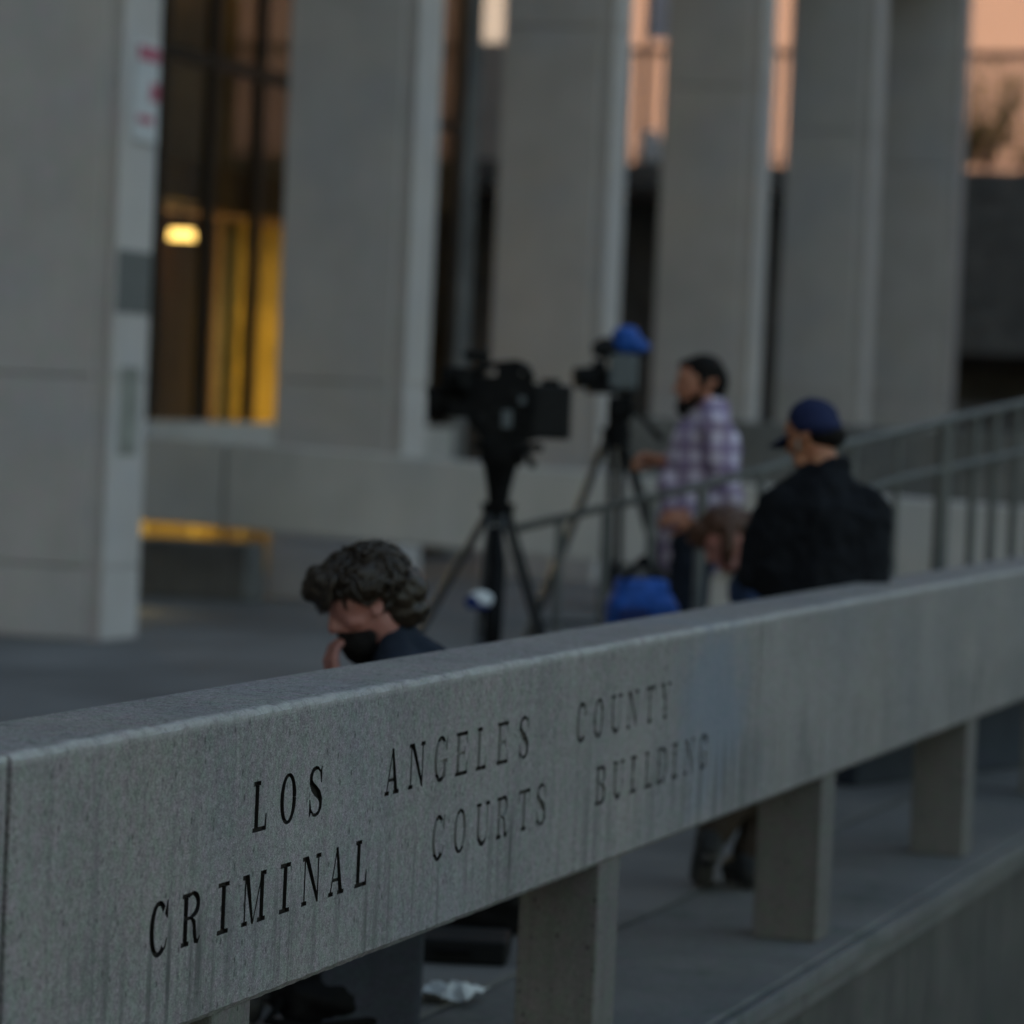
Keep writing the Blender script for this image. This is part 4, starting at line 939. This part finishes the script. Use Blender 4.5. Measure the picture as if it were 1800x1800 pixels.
# --- crouched person with brown hair, half hidden behind the man in the cap
KB, lk_ = frame(1283, 940, 14.2)
J = dict(head=lk_(1280, 950, 0), neck=lk_(1318, 985, .03), chest=lk_(1345, 1030, .04), waist=lk_(1362, 1105, .05), pelvis=(.20, .05, .50),
         shL=lk_(1330, 1015, -.13), shR=lk_(1325, 1015, .18), elL=lk_(1318, 1150, -.16), elR=lk_(1318, 1150, .2), wrL=lk_(1286, 1130, -.10), wrR=lk_(1274, 1135, .06),
         hipL=(.16, -.06, .50), hipR=(.16, .14, .50), knL=(-.18, -.12, .50), knR=(-.18, .2, .5), anL=(-.12, -.12, .09), anR=(-.1, .2, .09), toL=(-.27, -.13, .045), toR=(-.25, .22, .045))
po_, V, P = person(KB, 'person with reddish-brown hair crouching with hands raised, partly hidden by the black jacket', J, M['skin_pink'], (-.80, -.15, -.6), (-.5, 0, 1),
                   {'L': ((-.3, .1, 1), (.8, .3, .2), .8, 1), 'R': ((-.3, -.1, 1), (.8, -.3, .2), .8, -1)}, 1.0)
jacket(po_, V, 'jacket', M['bluejeans'], .0, .95, 1.0, (.12, .03)); trousers(po_, V, M['bluejeans']); shoes(po_, V)
bm = bmesh.new(); ell(bm, P(0, -.02, .062), (.098, .105, .075)); ell(bm, P(0, -.06, .0), (.088, .065, .09)); ell(bm, P(0, .05, .08), (.08, .06, .045)); ell(bm, P(.0, -.055, -.07), (.07, .05, .06)); ell(bm, P(-.07, .02, .0), (.03, .06, .09)); ell(bm, P(.07, .02, .0), (.03, .06, .09)); ell(bm, P(0, .075, .06), (.07, .035, .045)); fuse('hair', bm, M['hairbrown'], po_, .008, 3, (.02, .02))
bm = bmesh.new(); box(bm, -.02, .40, -.16, .24, 0, .385, .02); box(bm, .0, .38, -.162, .242, .19, .21); st = build('camera_case', bm, M['black']); st.location = KB; st.rotation_euler = (0, 0, VIEW_ROT); tag(st, 'black hard case that the brown-haired person sits on', 'case')

gc = empty('flat_case', at(800, 1690, 10.15), VIEW_ROT-.06); gc.location.z = 0; tag(gc, "flat dark equipment case lying on the floor beside the white crumpled paper", 'case')
bm = bmesh.new(); box(bm, -.15, .15, -.10, .16, .001, .072, .012); build('case_body', bm, M['darkgrey'], gc)
bm = bmesh.new(); tube(bm, (-.05, -.112, .04), (.05, -.112, .04), .008); build('handle', bm, M['black'], gc)
bk_ = empty('duffel_bag', at(800, 1660, 10.7), VIEW_ROT-.06); bk_.location.z = 0; tag(bk_, 'long black duffel bag on the floor behind the flat dark case', 'bag')
bm = bmesh.new(); cap(bm, (-.12, 0, .15), .14, (.10, .02, .15), .14); box(bm, -.2, .2, -.11, .13, .002, .2, .04); fuse('bag_body', bm, M['black'], bk_, .01, 4, (.09, .03))
bm = bmesh.new(); pipe(bm, [(-.08, -.10, .24), (-.05, -.06, .33), (.05, -.06, .33), (.08, -.10, .24)], .011, 8); build('handle', bm, M['rubber'], bk_, True)
# --- backpack on the floor by the seated man
bb = Vector((8.45, 3.25, 0))
bp = empty('backpack', at(585, 1765, 9.0)*1.0, VIEW_ROT+.3); bp.location.z = 0; tag(bp, 'black backpack lying on the dark plaza floor beside the seated man', 'backpack')
bm = bmesh.new(); ell(bm, (0, 0, .075), (.16, .11, .075)); box(bm, -.13, .12, -.085, .085, 0.004, .12, .03); fuse('bag_body', bm, M['black'], bp, .009, 4, (.07, .03))
bm = bmesh.new(); pipe(bm, [(-.14, -.05, .07), (-.19, -.09, .03), (-.1, -.13, .015), (.08, -.11, .03), (.13, -.05, .07)], .012, 8); build('strap', bm, M['rubber'], bp, True)
